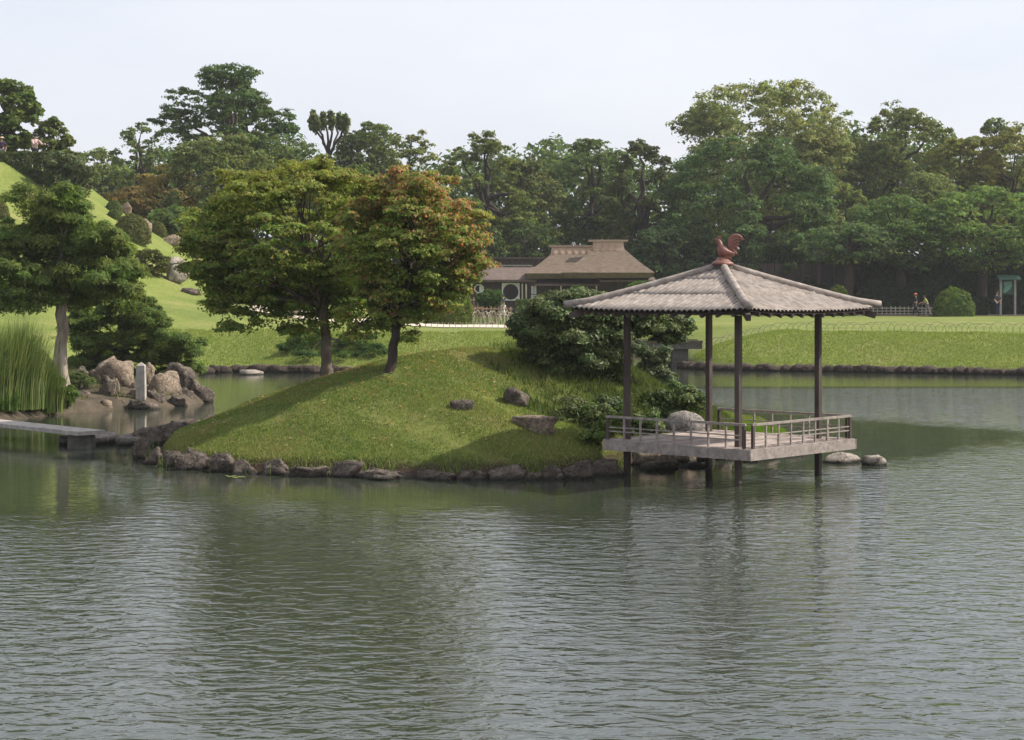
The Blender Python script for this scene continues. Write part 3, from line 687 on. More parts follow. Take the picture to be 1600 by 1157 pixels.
ellip_tube(mb, [(448, 395), (470, 400), (500, 405), (525, 440), (545, 500), (560, 570), (590, 640), (660, 700), (740, 720), (810, 720), (860, 700), (900, 660)],
           [8, 34, 48, 52, 62, 95, 135, 130, 105, 85, 65, 20], [8, 30, 42, 44, 54, 85, 115, 125, 110, 85, 55, 15])
mb.build('body', CLAY, roo, True)
mb = MB(); ellip_tube(mb, [(455, 380), (430, 392), (405, 402), (392, 408)], [16, 14, 8, 2], [14, 11, 7, 2], 8); mb.build('beak', CLAY, roo, True)
def plate(mb, outline, th):
    n_ = len(outline); vs = []
    for sgn in (-1, 1):
        for (x_, y_) in outline: v3 = rpx(x_, y_); v3.y += sgn*th*k_; vs.append(v3)
    mb.add(vs, [tuple(range(n_)), tuple(range(2*n_-1, n_-1, -1))]+[(i, i+n_, (i+1) % n_+n_, (i+1) % n_) for i in range(n_)])
mb = MB(); plate(mb, [(455, 365), (462, 325), (455, 300), (475, 285), (492, 300), (505, 325), (515, 300), (530, 280), (555, 282), (568, 305), (555, 335), (565, 350), (580, 372), (560, 395), (520, 395), (480, 380)], 15); mb.build('comb', CLAY, roo)
mb = MB(); ellip_tube(mb, [(470, 425), (465, 455), (468, 480), (478, 492)], [10, 18, 20, 6], [8, 13, 14, 5], 8); mb.build('wattle', CLAY, roo, True)
for i, (sx_, wd, dep) in enumerate([(0, 50, 26), (1, 34, 38), (2, 32, 42), (3, 30, 40), (4, 36, 36)]):
    f = i/4.; s_ = 1-.20*i
    pts = []
    for t_ in np.linspace(0, 1, 12):
        ang = math.radians(200-188*t_*(1-.10*i)); R_ = 175*s_
        cx_, cy_ = 938+10*i, 452+36*i
        pts.append((cx_+R_*math.cos(ang)*(.92), cy_-R_*math.sin(ang)*.95))
    pts = [(800+12*i, 690+6*i), (790+10*i, 600+10*i)]+pts
    n_ = len(pts); prf = [.7, .95]+[math.sin(PI*min(1, .35+.65*(j/11)))**.6*1.0+.12 for j in range(12)]
    mb = MB(); ellip_tube(mb, pts, [wd*p_ for p_ in prf], [dep*p_*.9 for p_ in prf], 10); mb.build('tail_feather', CLAY, roo, True)
for sg in (-1, 1):
    mb = MB(); ellip_tube(mb, [(560, 640), (600, 655), (680, 690), (760, 715), (830, 715), (880, 700)], [10, 55, 62, 48, 28, 6], [10, 24, 26, 22, 14, 4], 12)
    mb.v = [(a, b_+sg*100*k_, c_) for a, b_, c_ in mb.v]; mb.build('wing', CLAY, roo, True)
mb = MB(); ellip_tube(mb, [(840, 640), (890, 680), (930, 720), (950, 750)], [60, 48, 30, 8], [60, 50, 34, 8], 10); mb.build('rump', CLAY, roo, True)
mb = MB(); ellip_tube(mb, [(690, 850), (700, 800), (700, 740)], [125, 118, 120], [95, 90, 85], 14); mb.build('foot', CLAY, roo, True)
# ------------------------------------------------------------------ foliage
def unit(n):
    v = rng.normal(size=(n, 3)); return v/np.linalg.norm(v, axis=1)[:, None]
def leaf_cloud(name, P_, Nn, L, Wd, cols, mat, parent, droop=0):
    "one small pointed leaf per point"
    n = len(P_); r = unit(n); a = np.cross(Nn, r); a /= np.linalg.norm(a, axis=1)[:, None]+1e-9
    if droop: a[:, 2] -= droop; a /= np.linalg.norm(a, axis=1)[:, None]
    b_ = np.cross(Nn, a); s = rng.uniform(.6, 1.35, n)[:, None]
    V = np.empty((n*3, 3)); l = a*L*s*.5; w_ = b_*Wd*s*.5
    V[0::3] = P_-l+w_; V[1::3] = P_-l-w_; V[2::3] = P_+l
    return np_mesh(name, V, np.arange(n*3).reshape(n, 3), mat, parent, np.repeat(cols, 3, 0))
def crown_points(lobes, n, sub=9, subr=.34, flat=.7, fill=.22, zlow=-.35, jit=.25):
    lob = np.array(lobes, float); c, r = lob[:, :3], lob[:, 3:6]
    wgt = (r[:, 0]*r[:, 2]+r[:, 1]*r[:, 2]+r[:, 0]*r[:, 1]); wgt /= wgt.sum()
    P_, N_, K_ = [], [], []
    for i in range(len(lob)):
        m_ = int(n*wgt[i]); 
        if m_ < 4: continue
        ns = max(4, int(sub*rng.uniform(.8, 1.2))); u = unit(ns*4); u = u[u[:, 2] > zlow][:ns]; ns = len(u)
        sc = c[i]+u*r[i]*rng.uniform(.62, .98, (ns, 1)); sr = r[i].mean()*subr*rng.uniform(.7, 1.35, ns)
        mi = int(m_*(1-fill)); k = rng.integers(0, ns, mi); v = unit(mi); v[:, 2] = np.where(v[:, 2] < -.3, -v[:, 2]*.6, v[:, 2])
        rad = rng.uniform(0, 1, mi)**.45
        p = sc[k]+v*(sr[k]*rad)[:, None]*np.array([1, 1, flat])
        nn_ = v*.7+(p-c[i])/r[i]*.35+unit(mi)*.55+np.array([0, 0, .35]); P_.append(p); N_.append(nn_); K_.append(i*100+k)
        mf = m_-mi; v = unit(mf); p = c[i]+v*r[i]*(rng.uniform(0, 1, mf)**.5*.85)[:, None]; P_.append(p); N_.append(unit(mf)+v*.4); K_.append(i*100+99+np.zeros(mf, int))
    P_ = np.concatenate(P_); N_ = np.concatenate(N_); N_ /= np.linalg.norm(N_, axis=1)[:, None]
    return P_, N_, np.concatenate(K_)
def tints(K_, palette, jit=.22, cj=.18, vary=False):
    "leaf colour: a palette entry per leaf, a common shift per twig"
    n = len(K_); base = pal(n, palette, jit)
    kk, inv = np.unique(K_, return_inverse=True); sh = 1+rng.uniform(-cj, cj, len(kk)); hue = rng.uniform(-.12, .12, len(kk))
    
    if vary: base *= random.uniform(.78, 1.25); base *= np.array([random.uniform(.88, 1.14), 1, random.uniform(.85, 1.2)])
    base *= sh[inv][:, None]; base[:, 0] *= 1+hue[inv]; 
    return np.clip(base, 0, 1)
def limb_path(a, b, n=6, sag=.0, wob=.06):
    a = Vector(a); b = Vector(b); L = (b-a).length; pts = []
    for i in range(n+1):
        t_ = i/n; p = a.lerp(b, t_); p.z += math.sin(PI*t_)*L*sag
        if 0 < i < n: p += Vector((random.uniform(-1, 1), random.uniform(-1, 1), random.uniform(-.5, .5)))*L*wob
        pts.append(p)
    return pts
def make_tree(name, label, cat, base, lobes, nleaf, L, Wd, palette, trunk_r, fork=.45, mat=LEAF, bark=BARK, group=None, nlimb=9, lean=(0, 0), limb_r=.4, sub=9, subr=.34, flat=.7, fill=.22, zlow=-.35, fork_z=None, droop=0, cj=.18, recolour=None, twigs=0, limbwob=.06):
    t_ = thing(name, label, cat, base, group)
    lob = np.array(lobes, float); cen = lob[:, :3].mean(0); top = lob[:, 2].max()
    fz = fork_z if fork_z is not None else base[2]+(cen[2]-base[2])*fork*1.6
    fx = base[0]+(cen[0]-base[0])*.35+lean[0]; fy = base[1]+(cen[1]-base[1])*.35+lean[1]
    fp = Vector((fx, fy, fz)); mb = MB(); b0 = Vector(base)-Vector((0, 0, .25))
    path = limb_path(b0, fp, 7, 0, .018); rr = [trunk_r*(1.45 if i == 0 else 1.12 if i == 1 else 1-.28*i/7) for i in range(8)]
    mb.tube(path, rr, 10, wob=.09)
    tip = Vector((cen[0], cen[1], cen[2]+(top-cen[2])*.75)); pth = limb_path(fp, tip, 7, 0, .04); mb.tube(pth, [trunk_r*.72*(1-.85*i/7) for i in range(8)], 8, wob=.1)
    idx = list(range(len(lob))); random.shuffle(idx)
    for j in idx[:nlimb]:
        a_ = fp.lerp(tip, random.uniform(0, .55)); e = Vector(lob[j, :3]); p2 = limb_path(a_, e, 6, .06, limbwob)
        r0 = trunk_r*limb_r*random.uniform(.7, 1.1); mb.tube(p2, [r0*(1-.8*i/6) for i in range(7)], 6, wob=.1)
        for _ in range(twigs):
            q = p2[random.randint(2, 5)]; e2 = e+Vector([random.uniform(-1, 1)*lob[j, 3+k]*.8 for k in range(3)])
            mb.tube(limb_path(q, e2, 4, .05, .08), [r0*.38*(1-.8*i/4) for i in range(5)], 5)
    mb.build('trunk', bark, t_, True)
    P_, N_, K_ = crown_points(lob, nleaf, sub, subr, flat, fill, zlow)
    C_ = tints(K_, palette, cj=cj, vary=bool(group))
    if recolour is not None: C_ = recolour(P_, C_)
    leaf_cloud('crown', P_, N_, L, Wd, C_, mat, t_, droop)
    return t_
def px_lobe(cx, cy, rx, ry, Y, ry_m=None, dy=0):
    s = Y/F; x, y, z = W(cx, cy, Y+dy); return (x, Y+dy, z, rx*s, (ry_m if ry_m else rx*s), ry*s)

# ---- the two maples on the island
r_ = random.Random(11)
def scatter_lobes(cx, cy, hw, hh, Y, n, rr, depth, pw=.5, flatr=.62, zmin=-1.0, seed=1, squash=None):
    q = random.Random(seed); out = []
    while len(out) < n:
        u, v, w_ = q.uniform(-1, 1), q.uniform(zmin, 1), q.uniform(-1, 1); d2 = u*u+v*v+w_*w_
        if d2 > 1 or d2 < .12: continue
        k = d2**(pw-.5) if pw else 1; u, v, w_ = u*k, v*k, w_*k
        if squash and not squash(u, v): continue
        s = Y/F; r0 = rr*q.uniform(.75, 1.25)*s
        dY = w_*depth; x = (cx+u*(hw-rr*.6)-800)*s; z = EYE-(cy-v*(hh-rr*.5)-HZ)*s
        out.append((x, Y+dY, z, r0, r0, r0*flatr))
    return out
by = 35.6; bx = (513-800)/F*by; bz = gz(bx, by); YL = by+.4; print('maple L', bx, by, bz)
lob = scatter_lobes(455, 380, 170, 134, YL, 150, 30, 1.9, .26, .6, seed=3)+scatter_lobes(455, 378, 182, 142, YL, 40, 18, 2.0, .12, .5, seed=13)
lob += [px_lobe(*q, YL-.1, .5) for q in [(480, 520, 40, 22), (530, 510, 44, 26), (560, 480, 40, 30), (500, 440, 44, 30), (440, 430, 44, 30), (570, 400, 40, 34), (600, 350, 36, 30), (330, 400, 42, 24), (345, 450, 34, 20), (360, 490, 28, 16), (385, 515, 26, 12), (330, 480, 26, 18), (310, 355, 32, 20), (420, 500, 34, 20), (470, 480, 40, 26), (300, 425, 22, 14), (350, 515, 22, 14), (500, 470, 44, 30), (540, 455, 40, 26), (455, 520, 18, 12), (400, 470, 30, 20)]]
mp_g = [(.155, .235, .052), (.195, .27, .058), (.245, .285, .07), (.13, .205, .046), (.27, .25, .075)]
def rec_left(P_, C_):
    f = np.clip((P_[:, 2]-4.0)/1.8, 0, 1)*rng.uniform(.2, 1, len(P_)); return C_*(1-f[:, None])+np.array([.28, .26, .06])*f[:, None]*rng.uniform(.7, 1.2, (len(P_), 1))
make_tree('maple_tree', 'broad green maple on the island with yellowing top and thick pale trunk', 'maple tree', (bx, by, bz), lob, 120000, .066, .050, mp_g, .135, lean=(.25, 0), fork_z=bz+.85, nlimb=26, limb_r=.34, sub=6, subr=.6, flat=.5, fill=.12, cj=.16, recolour=rec_left, twigs=3, bark=noise_mat('maple_bark', (.06, .045, .035), (.20, .16, .12), 8, (1, 1, .2), .9, .8, 26))
bx, by, bz = hit(605, 584); YR = by+.5; print('maple R', bx, by, bz)
lob = scatter_lobes(645, 390, 122, 120, YR, 120, 27, 1.5, .26, .62, seed=8)+scatter_lobes(648, 386, 132, 128, YR, 34, 16, 1.6, .12, .5, seed=18)
lob += [px_lobe(*q, YR-.1, .4) for q in [(620, 510, 40, 22), (580, 520, 30, 18), (660, 440, 44, 30), (600, 450, 40, 30), (560, 490, 36, 24), (600, 500, 36, 22), (650, 495, 34, 22), (690, 470, 32, 24), (545, 530, 18, 14), (720, 430, 28, 24), (735, 380, 26, 24), (645, 530, 20, 14), (590, 290, 30, 22), (620, 275, 22, 16), (740, 345, 22, 18), (755, 420, 16, 16)]]
def rec_right(P_, C_):
    n_ = len(P_); f = np.clip((P_[:, 2]-3.4)/1.4, 0, 1)*.34+np.clip((P_[:, 0]+1.7)/2.0, 0, 1)*.22; m_ = nz(P_[:, 0], P_[:, 2], 2.6, 3)*.26+.02
    k = rng.uniform(0, 1, n_) < np.clip(f+m_, 0, .85)
    red = pal(n_, [(.40, .17, .10), (.38, .23, .09), (.33, .27, .08), (.42, .21, .14)], .25); return np.where(k[:, None], red, C_)
make_tree('maple_tree', 'smaller maple on the island with reddening upper leaves and slender forked trunk', 'maple tree', (bx, by, bz), lob, 92000, .062, .047, [(.17, .23, .052), (.21, .26, .058), (.265, .28, .07), (.14, .20, .046)], .105, fork_z=bz+.78, nlimb=20, limb_r=.42, sub=6, subr=.6, flat=.5, fill=.12, cj=.16, recolour=rec_right, twigs=3)

# ---- rounded evergreen at the middle of the island
bx, by, bz = hit(1003, 606); YE = by-.1; print('evergreen', bx, by, bz)
lob = [px_lobe(*q, YE, d_) for *q, d_ in [(820, 505, 26, 22, .6), (860, 480, 34, 20, .8), (905, 468, 36, 14, .8), (900, 500, 50, 30, 1.0), (940, 545, 44, 26, .9), (880, 545, 50, 28, .9), (880, 485, 52, 26, 1.0), (835, 512, 40, 24, .8), (925, 492, 44, 26, .9), (880, 525, 60, 30, 1.1), (945, 520, 50, 28, .9), (860, 560, 40, 22, .7), (915, 560, 52, 26, 1.0), (985, 512, 44, 22, .7), (1030, 508, 40, 20, .6), (1062, 512, 28, 18, .5), (1000, 492, 36, 18, .6), (960, 562, 34, 24, .7), (890, 585, 44, 18, .8), (945, 590, 36, 16, .7), (1045, 530, 26, 12, .4), (850, 535, 40, 20, .7)]]
ev = make_tree('evergreen_shrub_tree', 'wide glossy evergreen with a leaning scaly trunk, left of the pavilion', 'evergreen tree', (bx, by, bz), lob, 150000, .078, .038, [(.075, .115, .032), (.105, .145, .038), (.19, .225, .10), (.058, .088, .026), (.08, .12, .032)], .13, fork_z=bz+.85, lean=(-.45, 0), mat=GLOSSY_LEAF, nlimb=14, limb_r=.6, sub=16, subr=.36, fill=.25, cj=.2, zlow=-.5, twigs=2)

# ---- big clipped pine on the left shore
YP = 46.0
pl_ = [(10, 372, 36, 26), (195, 425, 26, 20), (188, 392, 24, 18), (200, 455, 26, 16), (66, 322, 52, 36), (105, 345, 50, 32), (150, 372, 46, 30), (40, 385, 50, 32), (90, 395, 60, 34), (165, 408, 38, 26), (20, 430, 45, 34), (75, 440, 50, 30), (135, 435, 48, 30), (180, 440, 30, 20), (-20, 400, 40, 34), (40, 470, 50, 26), (-10, 470, 50, 30), (120, 470, 44, 22), (70, 370, 50, 30), (160, 455, 42, 20), (100, 310, 30, 20)]
lob = [px_lobe(*q, YP, 1.0, r_.uniform(-.7, .7)) for q in pl_]
bx, by, bz = (96-800)/F*YP, YP, gz((96-800)/F*YP, YP)
PINE = [(.115, .165, .042), (.145, .20, .048), (.19, .235, .058), (.09, .135, .036)]
make_tree('pine_tree', 'large clipped pine with a pale scarred trunk on the left shore', 'pine tree', (bx, by, bz), lob, 120000, .15, .034, PINE, .19, fork_z=bz+2.3, nlimb=16, limb_r=.4, sub=16, subr=.34, fill=.25, flat=.7, bark=PALE_BARK, cj=.2, zlow=-.45, twigs=2)
# second dark trunk beside it
pl_ = [(205, 480, 42, 20), (150, 500, 44, 20), (235, 505, 38, 20), (195, 530, 40, 20), (140, 540, 36, 20), (258, 530, 36, 18), (288, 548, 34, 18), (240, 560, 38, 18), (175, 562, 34, 18), (290, 578, 26, 14), (215, 590, 26, 12), (262, 588, 26, 12), (215, 508, 34, 18), (125, 515, 26, 20), (130, 570, 24, 16)]
lob = [px_lobe(*q, 52.5, .9, r_.uniform(-.9, .6)) for q in pl_]
bx = (185-800)/F*52.5
make_tree('pine_tree', 'low spreading pine sprawling behind the left rocks', 'pine tree', (bx, 52.5, gz(bx, 52.5)), lob, 90000, .14, .032, [(.10, .155, .038), (.13, .185, .042), (.17, .22, .05), (.075, .12, .032)], .13, fork_z=gz(bx, 52.5)+.5, nlimb=15, limb_r=.45, sub=11, subr=.40, fill=.15, flat=.6, cj=.22, twigs=2)
pl_ = [(480, 530, 34, 18), (510, 545, 30, 16), (455, 545, 22, 12), (560, 535, 30, 16), (585, 550, 26, 12), (480, 555, 28, 10), (540, 555, 22, 10)]
lob = [px_lobe(*q, 67.5, .9, r_.uniform(-.4, .9)) for q in pl_]
bx = (500-800)/F*68.4
make_tree('pine_tree', 'small bright pine on the far bank seen behind the maple trunks', 'pine tree', (bx, 68.4, gz(bx, 68.4)), lob, 14000, .17, .035, [(.07, .125, .03), (.09, .15, .03), (.05, .10, .025)], .10, fork_z=gz(bx, 68.4)+.3, nlimb=6, sub=9, fill=.15, flat=.6)

# ------------------------------------------------------------------ distant trees
def bg_tree(name, label, cx, yt, yb_crown, hw, Y, palette, style='broad', n=9000, L=.46, trunk=.35, seed=1, group='trees behind the garden', zbase=None, base_px=None, cat='tree'):
    s = Y/F; cy = (yt+yb_crown)/2; hh = (yb_crown-yt)/2; bxp = base_px if base_px else cx; X0 = (bxp-800)*s
    zb = gz(X0, Y) if zbase is None else zbase
    kw = dict(sub=8, subr=.36, flat=.65, fill=.2, zlow=-.4)
    if style == 'broad': lobs = scatter_lobes(cx, cy, hw, hh, Y, 76, hw*.25, hw*s*.75, .12, .78, seed=seed); kw.update(sub=12, subr=.36)
    elif style == 'dome': lobs = scatter_lobes(cx, cy, hw, hh, Y, 84, hw*.21, hw*s*.8, .05, .9, seed=seed); kw.update(sub=9, subr=.42, fill=.15)
    elif style == 'layer': lobs = scatter_lobes(cx, cy, hw, hh, Y, 54, hw*.30, hw*s*.7, .2, .42, seed=seed); kw.update(flat=.45, fill=.15, sub=11, subr=.38)
    elif style == 'loose': lobs = scatter_lobes(cx, cy, hw, hh, Y, 44, hw*.20, hw*s*.7, .2, .85, seed=seed); kw.update(sub=6, subr=.6, fill=.1)
    elif style == 'cone':
        q = random.Random(seed); lobs = []
        for i in range(34):
            v = (i+.5)/34; a_ = q.uniform(0, 2*PI); rad = hw*s*(.12+.88*v**.75)*q.uniform(.45, 1.0)*.8
            rr_ = hw*s*.30*(.5+.6*v); lobs.append(((cx-800)*s+math.cos(a_)*rad, Y+math.sin(a_)*rad*.8, EYE-(yt+8+(yb_crown-yt)*v-HZ)*s, rr_, rr_, rr_*.42))
        kw.update(flat=.4, fill=.08)
    if Y > 110: L = L*.56; n = int(7.0*math.pi*hw*hh*s*s/(L*L*.7*.5)*{'loose': .55, 'layer': .85}.get(style, 1))
    return make_tree(name, label, cat, (X0, Y, zb), lobs, n, L, L*.7, palette, trunk, group=group, nlimb=12, limb_r=.42, cj=.22, **kw)
DARK = [(.075, .115, .036), (.096, .142, .041), (.125, .175, .05), (.06, .092, .03)]
MID = [(.12, .168, .046), (.155, .205, .054), (.20, .245, .066), (.098, .138, .042)]
LIGHT = [(.12, .16, .04), (.15, .19, .05), (.18, .21, .06), (.095, .13, .035)]
OLIVE = [(.16, .155, .05), (.21, .165, .055), (.13, .155, .045), (.25, .17, .065)]
BAMB = [(.17, .20, .05), (.21, .225, .06), (.24, .23, .065), (.14, .17, .042)]
B = bg_tree
# row on the skyline, left to right
B('conifer', 'tall dark layered conifer standing above everything on the left', 352, 92, 330, 112, 128, DARK, 'layer', 15000, .42, .55, 5, cat='conifer')
B('conifer', 'upper half of a dark pine behind the tall layered conifer', 385, 100, 240, 70, 136, DARK, 'cone', 7000, .42, .4, 6, cat='conifer')
B('broadleaf_tree', 'leafy bright tree at the left edge behind the hilltop visitors', 8, 122, 250, 52, 100, LIGHT, 'broad', 9000, .30, .3, 7)
B('broadleaf_tree', 'wispy young tree on the hilltop right of the standing visitor', 82, 188, 262, 34, 99, LIGHT, 'loose', 5000, .26, .15, 8)
B('broadleaf_tree', 'pale thin-crowned tree left of the tall conifer', 220, 192, 330, 52, 138, MID, 'loose', 7000, .40, .3, 9)
B('broadleaf_tree', 'hazy round tree on the skyline right of the hill hedge', 150, 232, 340, 56, 150, MID, 'broad', 6500, .45, .3, 10)
B('broadleaf_tree', 'dark round-headed tree right of the tall conifer', 560, 198, 330, 46, 140, DARK, 'broad', 8000, .42, .35, 11)
B('broadleaf_tree', 'small dark tree between the conifer and the pollarded one', 590, 185, 330, 42, 146, MID, 'broad', 6500, .42, .3, 12)
B('broadleaf_tree', 'light feathery tree on the skyline above the red maple', 645, 205, 345, 46, 142, MID, 'loose', 7500, .40, .3, 13)
B('broadleaf_tree', 'open-crowned tree with a bare dark fork showing above the thatched house', 760, 198, 420, 74, 134, MID, 'loose', 13000, .38, .55, 14)
B('broadleaf_tree', 'grey-green tree directly behind the left thatched gable', 820, 245, 430, 60, 138, MID, 'broad', 9000, .42, .4, 15)
B('broadleaf_tree', 'dark wide tree rising behind the main thatched roof', 925, 200, 400, 74, 142, DARK, 'layer', 11000, .42, .5, 16)
B('broadleaf_tree', 'dull olive tree left of the giant camphor', 1005, 222, 440, 62, 132, [(.085, .10, .032), (.105, .12, .038), (.07, .09, .03)], 'dome', 11000, .40, .45, 17)
B('camphor_tree', 'giant billowing camphor, highest tree on the right', 1195, 118, 380, 148, 150, [(.14, .185, .054), (.175, .22, .062), (.215, .255, .072), (.11, .15, .045)], 'broad', 22000, .50, .9, 18)
B('camphor_tree', 'broad second camphor right of the giant one', 1405, 165, 380, 92, 152, MID, 'broad', 13000, .48, .6, 19)
B('broadleaf_tree', 'dense dark green dome tree in front of the giant camphor', 1165, 215, 470, 138, 130, DARK, 'dome', 24000, .38, .6, 20)
B('broadleaf_tree', 'narrow pale-leaved tree at the right flank of the dark dome', 1312, 275, 440, 44, 131, MID, 'broad', 7000, .36, .3, 21)
B('bamboo_grove_tree', 'yellow-green feathery bamboo top at the right skyline', 1500, 205, 390, 70, 146, BAMB, 'broad', 9000, .42, .25, 22)
B('bamboo_grove_tree', 'yellow-green feathery bamboo at the right edge of the photo', 1580, 190, 390, 66, 144, BAMB, 'broad', 9000, .42, .25, 23)
B('broadleaf_tree', 'small dark knob of a tree peeking over the bamboo', 1555, 182, 260, 26, 158, DARK, 'broad', 2500, .42, .2, 24)
B('broadleaf_tree', 'spreading layered tree left of the noticeboard', 1410, 300, 437, 92, 124, DARK, 'layer', 14000, .36, .4, 25)
B('broadleaf_tree', 'spreading layered tree overhanging the noticeboard', 1535, 285, 437, 104, 124, MID, 'layer', 15000, .36, .4, 26)
B('broadleaf_tree', 'olive layered tree just below the bamboo tops', 1450, 262, 390, 70, 136, MID, 'layer', 9000, .40, .4, 27)
B('broadleaf_tree', 'dark layered tree hanging over the tiled gate', 1325, 340, 425, 78, 121.5, DARK, 'layer', 9000, .36, .35, 28)
# middle left, behind the hill
B('maple_tree', 'rust-tinged maple on the back of the hill below the pale thin tree', 205, 285, 380, 66, 112, OLIVE, 'layer', 9000, .32, .2, 31, cat='maple tree')
B('maple_tree', 'rust-tinged maple left of the island maple crown', 262, 248, 380, 62, 116, OLIVE, 'layer', 9000, .32, .25, 32, cat='maple tree')
B('broadleaf_tree', 'dense mid-green tree in front of the tall conifer', 345, 208, 400, 92, 114, MID, 'dome', 15000, .34, .4, 33)
B('broadleaf_tree', 'dark tree in the shade right of the hill shrubs', 270, 325, 400, 56, 106, DARK, 'broad', 8000, .32, .25, 34)
B('broadleaf_tree', 'olive green tree behind the top of the island maple', 450, 210, 380, 70, 120, MID, 'broad', 11000, .34, .4, 35)
B('broadleaf_tree', 'mid-green tree behind the gap between the two island maples', 545, 255, 440, 62, 118, MID, 'broad', 9000, .34, .4, 36)
B('broadleaf_tree', 'dark tree behind the red maple', 660, 260, 450, 66, 124, DARK, 'broad', 10000, .36, .4, 37)
B('broadleaf_tree', 'dark rounded tree standing over the left thatched roof', 735, 330, 440, 52, 128, DARK, 'dome', 8000, .36, .3, 38)
B('broadleaf_tree', 'dark shaded tree between the two thatched roofs', 835, 345, 440, 44, 130, DARK, 'broad', 6500, .36, .3, 39)
B('broadleaf_tree', 'dark shaded tree at the right end of the main thatched roof', 1040, 340, 480, 58, 126, DARK, 'broad', 9000, .36, .35, 40)
B('broadleaf_tree', 'deeply shaded tree right behind the rooster', 1110, 350, 480, 52, 128, DARK, 'broad', 8000, .36, .35, 41)
B('broadleaf_tree', 'shaded tree behind the right slope of the pavilion roof', 1240, 370, 480, 50, 127, DARK, 'broad', 8000, .36, .3, 42)
# pollarded tree with upright tufts
s = 140/F; X0 = (515-800)*s
lob = []
t_ = thing('pollarded_tree', 'pollarded tree with separate upright tufts on bare forked branches', 'tree', (X0, 140, gz(X0, 140)), 'trees behind the garden')
mb = MB(); base = Vector((X0, 140, gz(X0, 140))); fk = Vector(W(515, 245, 140)); mb.tube([base, base.lerp(fk, .5), fk], [.34, .28, .24], 8)
for px, py in ((493, 190), (505, 185), (518, 186), (531, 186), (489, 184), (540, 190)):
    tip = Vector(W(px, py, 140+random.uniform(-1.5, 1.5))); mb.tube(limb_path(fk, tip, 5, 0, .05), [.13, .11, .10, .09, .08, .07], 6); lob.append((tip.x, tip.y, tip.z-.2, .34, .34, .95))
mb.build('trunk', BARK, t_, True)
P_, N_, K_ = crown_points(lob, 6000, 14, .22, 1.6, .5, -1); leaf_cloud('crown', P_, N_, .26, .12, tints(K_, LIGHT), LEAF, t_)
# farther wood closing the skyline gaps low down
lobs = []
q = random.Random(77)
for i in range(150):
    px = -60+1720*i/149; Y = q.uniform(158, 172); top = (290 if px < 1220 else 268)+22*math.sin(px*.013)+q.uniform(-14, 14)
    for k in range(5):
        py = top+k*55+q.uniform(-10, 10); x, y, z = W(px+q.uniform(-8, 8), py, Y); lobs.append((x, y, z, 3.2, 2.6, 2.6))
P_, N_, K_ = crown_points(lobs, 150000, 6, .5, .8, .2, -.8)
tag(leaf_cloud('far_wood', P_, N_, .52, .40, tints(K_, DARK), LEAF, None), 'dark wood closing off the view behind the garden trees', 'wood', kind='stuff')
# ------------------------------------------------------------------ clipped shrubs, hedges, low plants
def dome(name, x0, x1, yt, yb, label, palette, Y=None, n=2600, L=.11, mat=LEAF, deep=.9, cat='shrub', group=None, rough=.05, z=None):
    cx = (x0+x1)/2
    if Y is None: _, Y, zz = hit(cx, yb)
    else: zz = gz((cx-800)/F*Y, Y)
    if z is not None: zz = z
    s = Y/F; rx = (x1-x0)/2*s; rz = EYE-(yt-HZ)*s-zz; c = np.array([(cx-800)*s, Y+rx*deep*.6, zz])
    t_ = thing(name, label, cat, tuple(c), group)
    u = unit(n*2); u = u[u[:, 2] > -.12][:n]; n_ = len(u)
    bump_ = 1+rough*(nz(u[:, 0]*4, u[:, 1]*4+u[:, 2]*5, 1.3, x0))[:, None]
    rr = rng.uniform(.86, 1.02, (n_, 1))*bump_; shp = np.sign(u)*np.abs(u)**.9
    p = c+shp*np.array([rx, rx*deep, rz])*rr
    nn_ = u*np.array([1/rx, 1/(rx*deep), 1/rz])*rx+unit(n_)*.55; nn_ /= np.linalg.norm(nn_, axis=1)[:, None]
    K_ = (np.floor(u[:, 0]*6)+10*np.floor(u[:, 1]*6)+100*np.floor(u[:, 2]*6)).astype(int)
    leaf_cloud('foliage', p, nn_, L, L*.6, tints(K_, palette, .25, .12), mat, t_)
    mb = MB()
    for k in range(7):
        a_ = 2*PI*k/7; mb.tube([c-np.array([0, 0, .1]), c+np.array([rx*.35*math.cos(a_), rx*.3*math.sin(a_), rz*.45]), c+np.array([rx*.7*math.cos(a_), rx*.6*math.sin(a_), rz*.7])], [.03+rx*.02, .02, .01], 5)
    mb.build('stems', BARK, t_)
    return t_
AZ = [(.08, .12, .03), (.10, .145, .035), (.13, .165, .042), (.062, .095, .026)]
AZB = [(.12, .13, .038), (.10, .12, .034), (.16, .155, .045), (.08, .10, .03)]
H = 'clipped azalea shrubs on the hill'
dome('clipped_shrub', 163, 189, 314, 332, 'small clipped shrub touching the grey boulder at the hilltop', AZ, group=H)
dome('clipped_shrub', 166, 188, 328, 342, 'small clipped shrub just below the one by the hilltop boulder', AZ, group=H)
dome('clipped_shrub', 174, 232, 335, 375, 'largest smooth clipped dome on the hill slope', AZB, n=6000, group=H)
dome('clipped_shrub', 232, 259, 347, 368, 'clipped shrub right of the tall tan hill boulder', AZB, n=2200, group=H)
dome('clipped_shrub', 226, 250, 335, 352, 'shaded clipped shrub highest right of the tan boulder', AZ, n=2000, group=H)
dome('clipped_shrub', -22, 12, 314, 341, 'brownish clipped shrub cut by the left edge of the photo', AZB, n=2600, group=H)
t_ = thing('spreading_juniper', 'wide low bronze-green juniper sprawling left of the white rock', 'shrub', hit(225, 430))
Yj = hit(225, 430)[1]
lob = [px_lobe(*q, Yj+.8, .8) for q in [(205, 408, 20, 12), (232, 402, 22, 12), (255, 412, 16, 11), (195, 418, 14, 9), (222, 420, 22, 9), (246, 424, 16, 8), (185, 400, 14, 8)]]
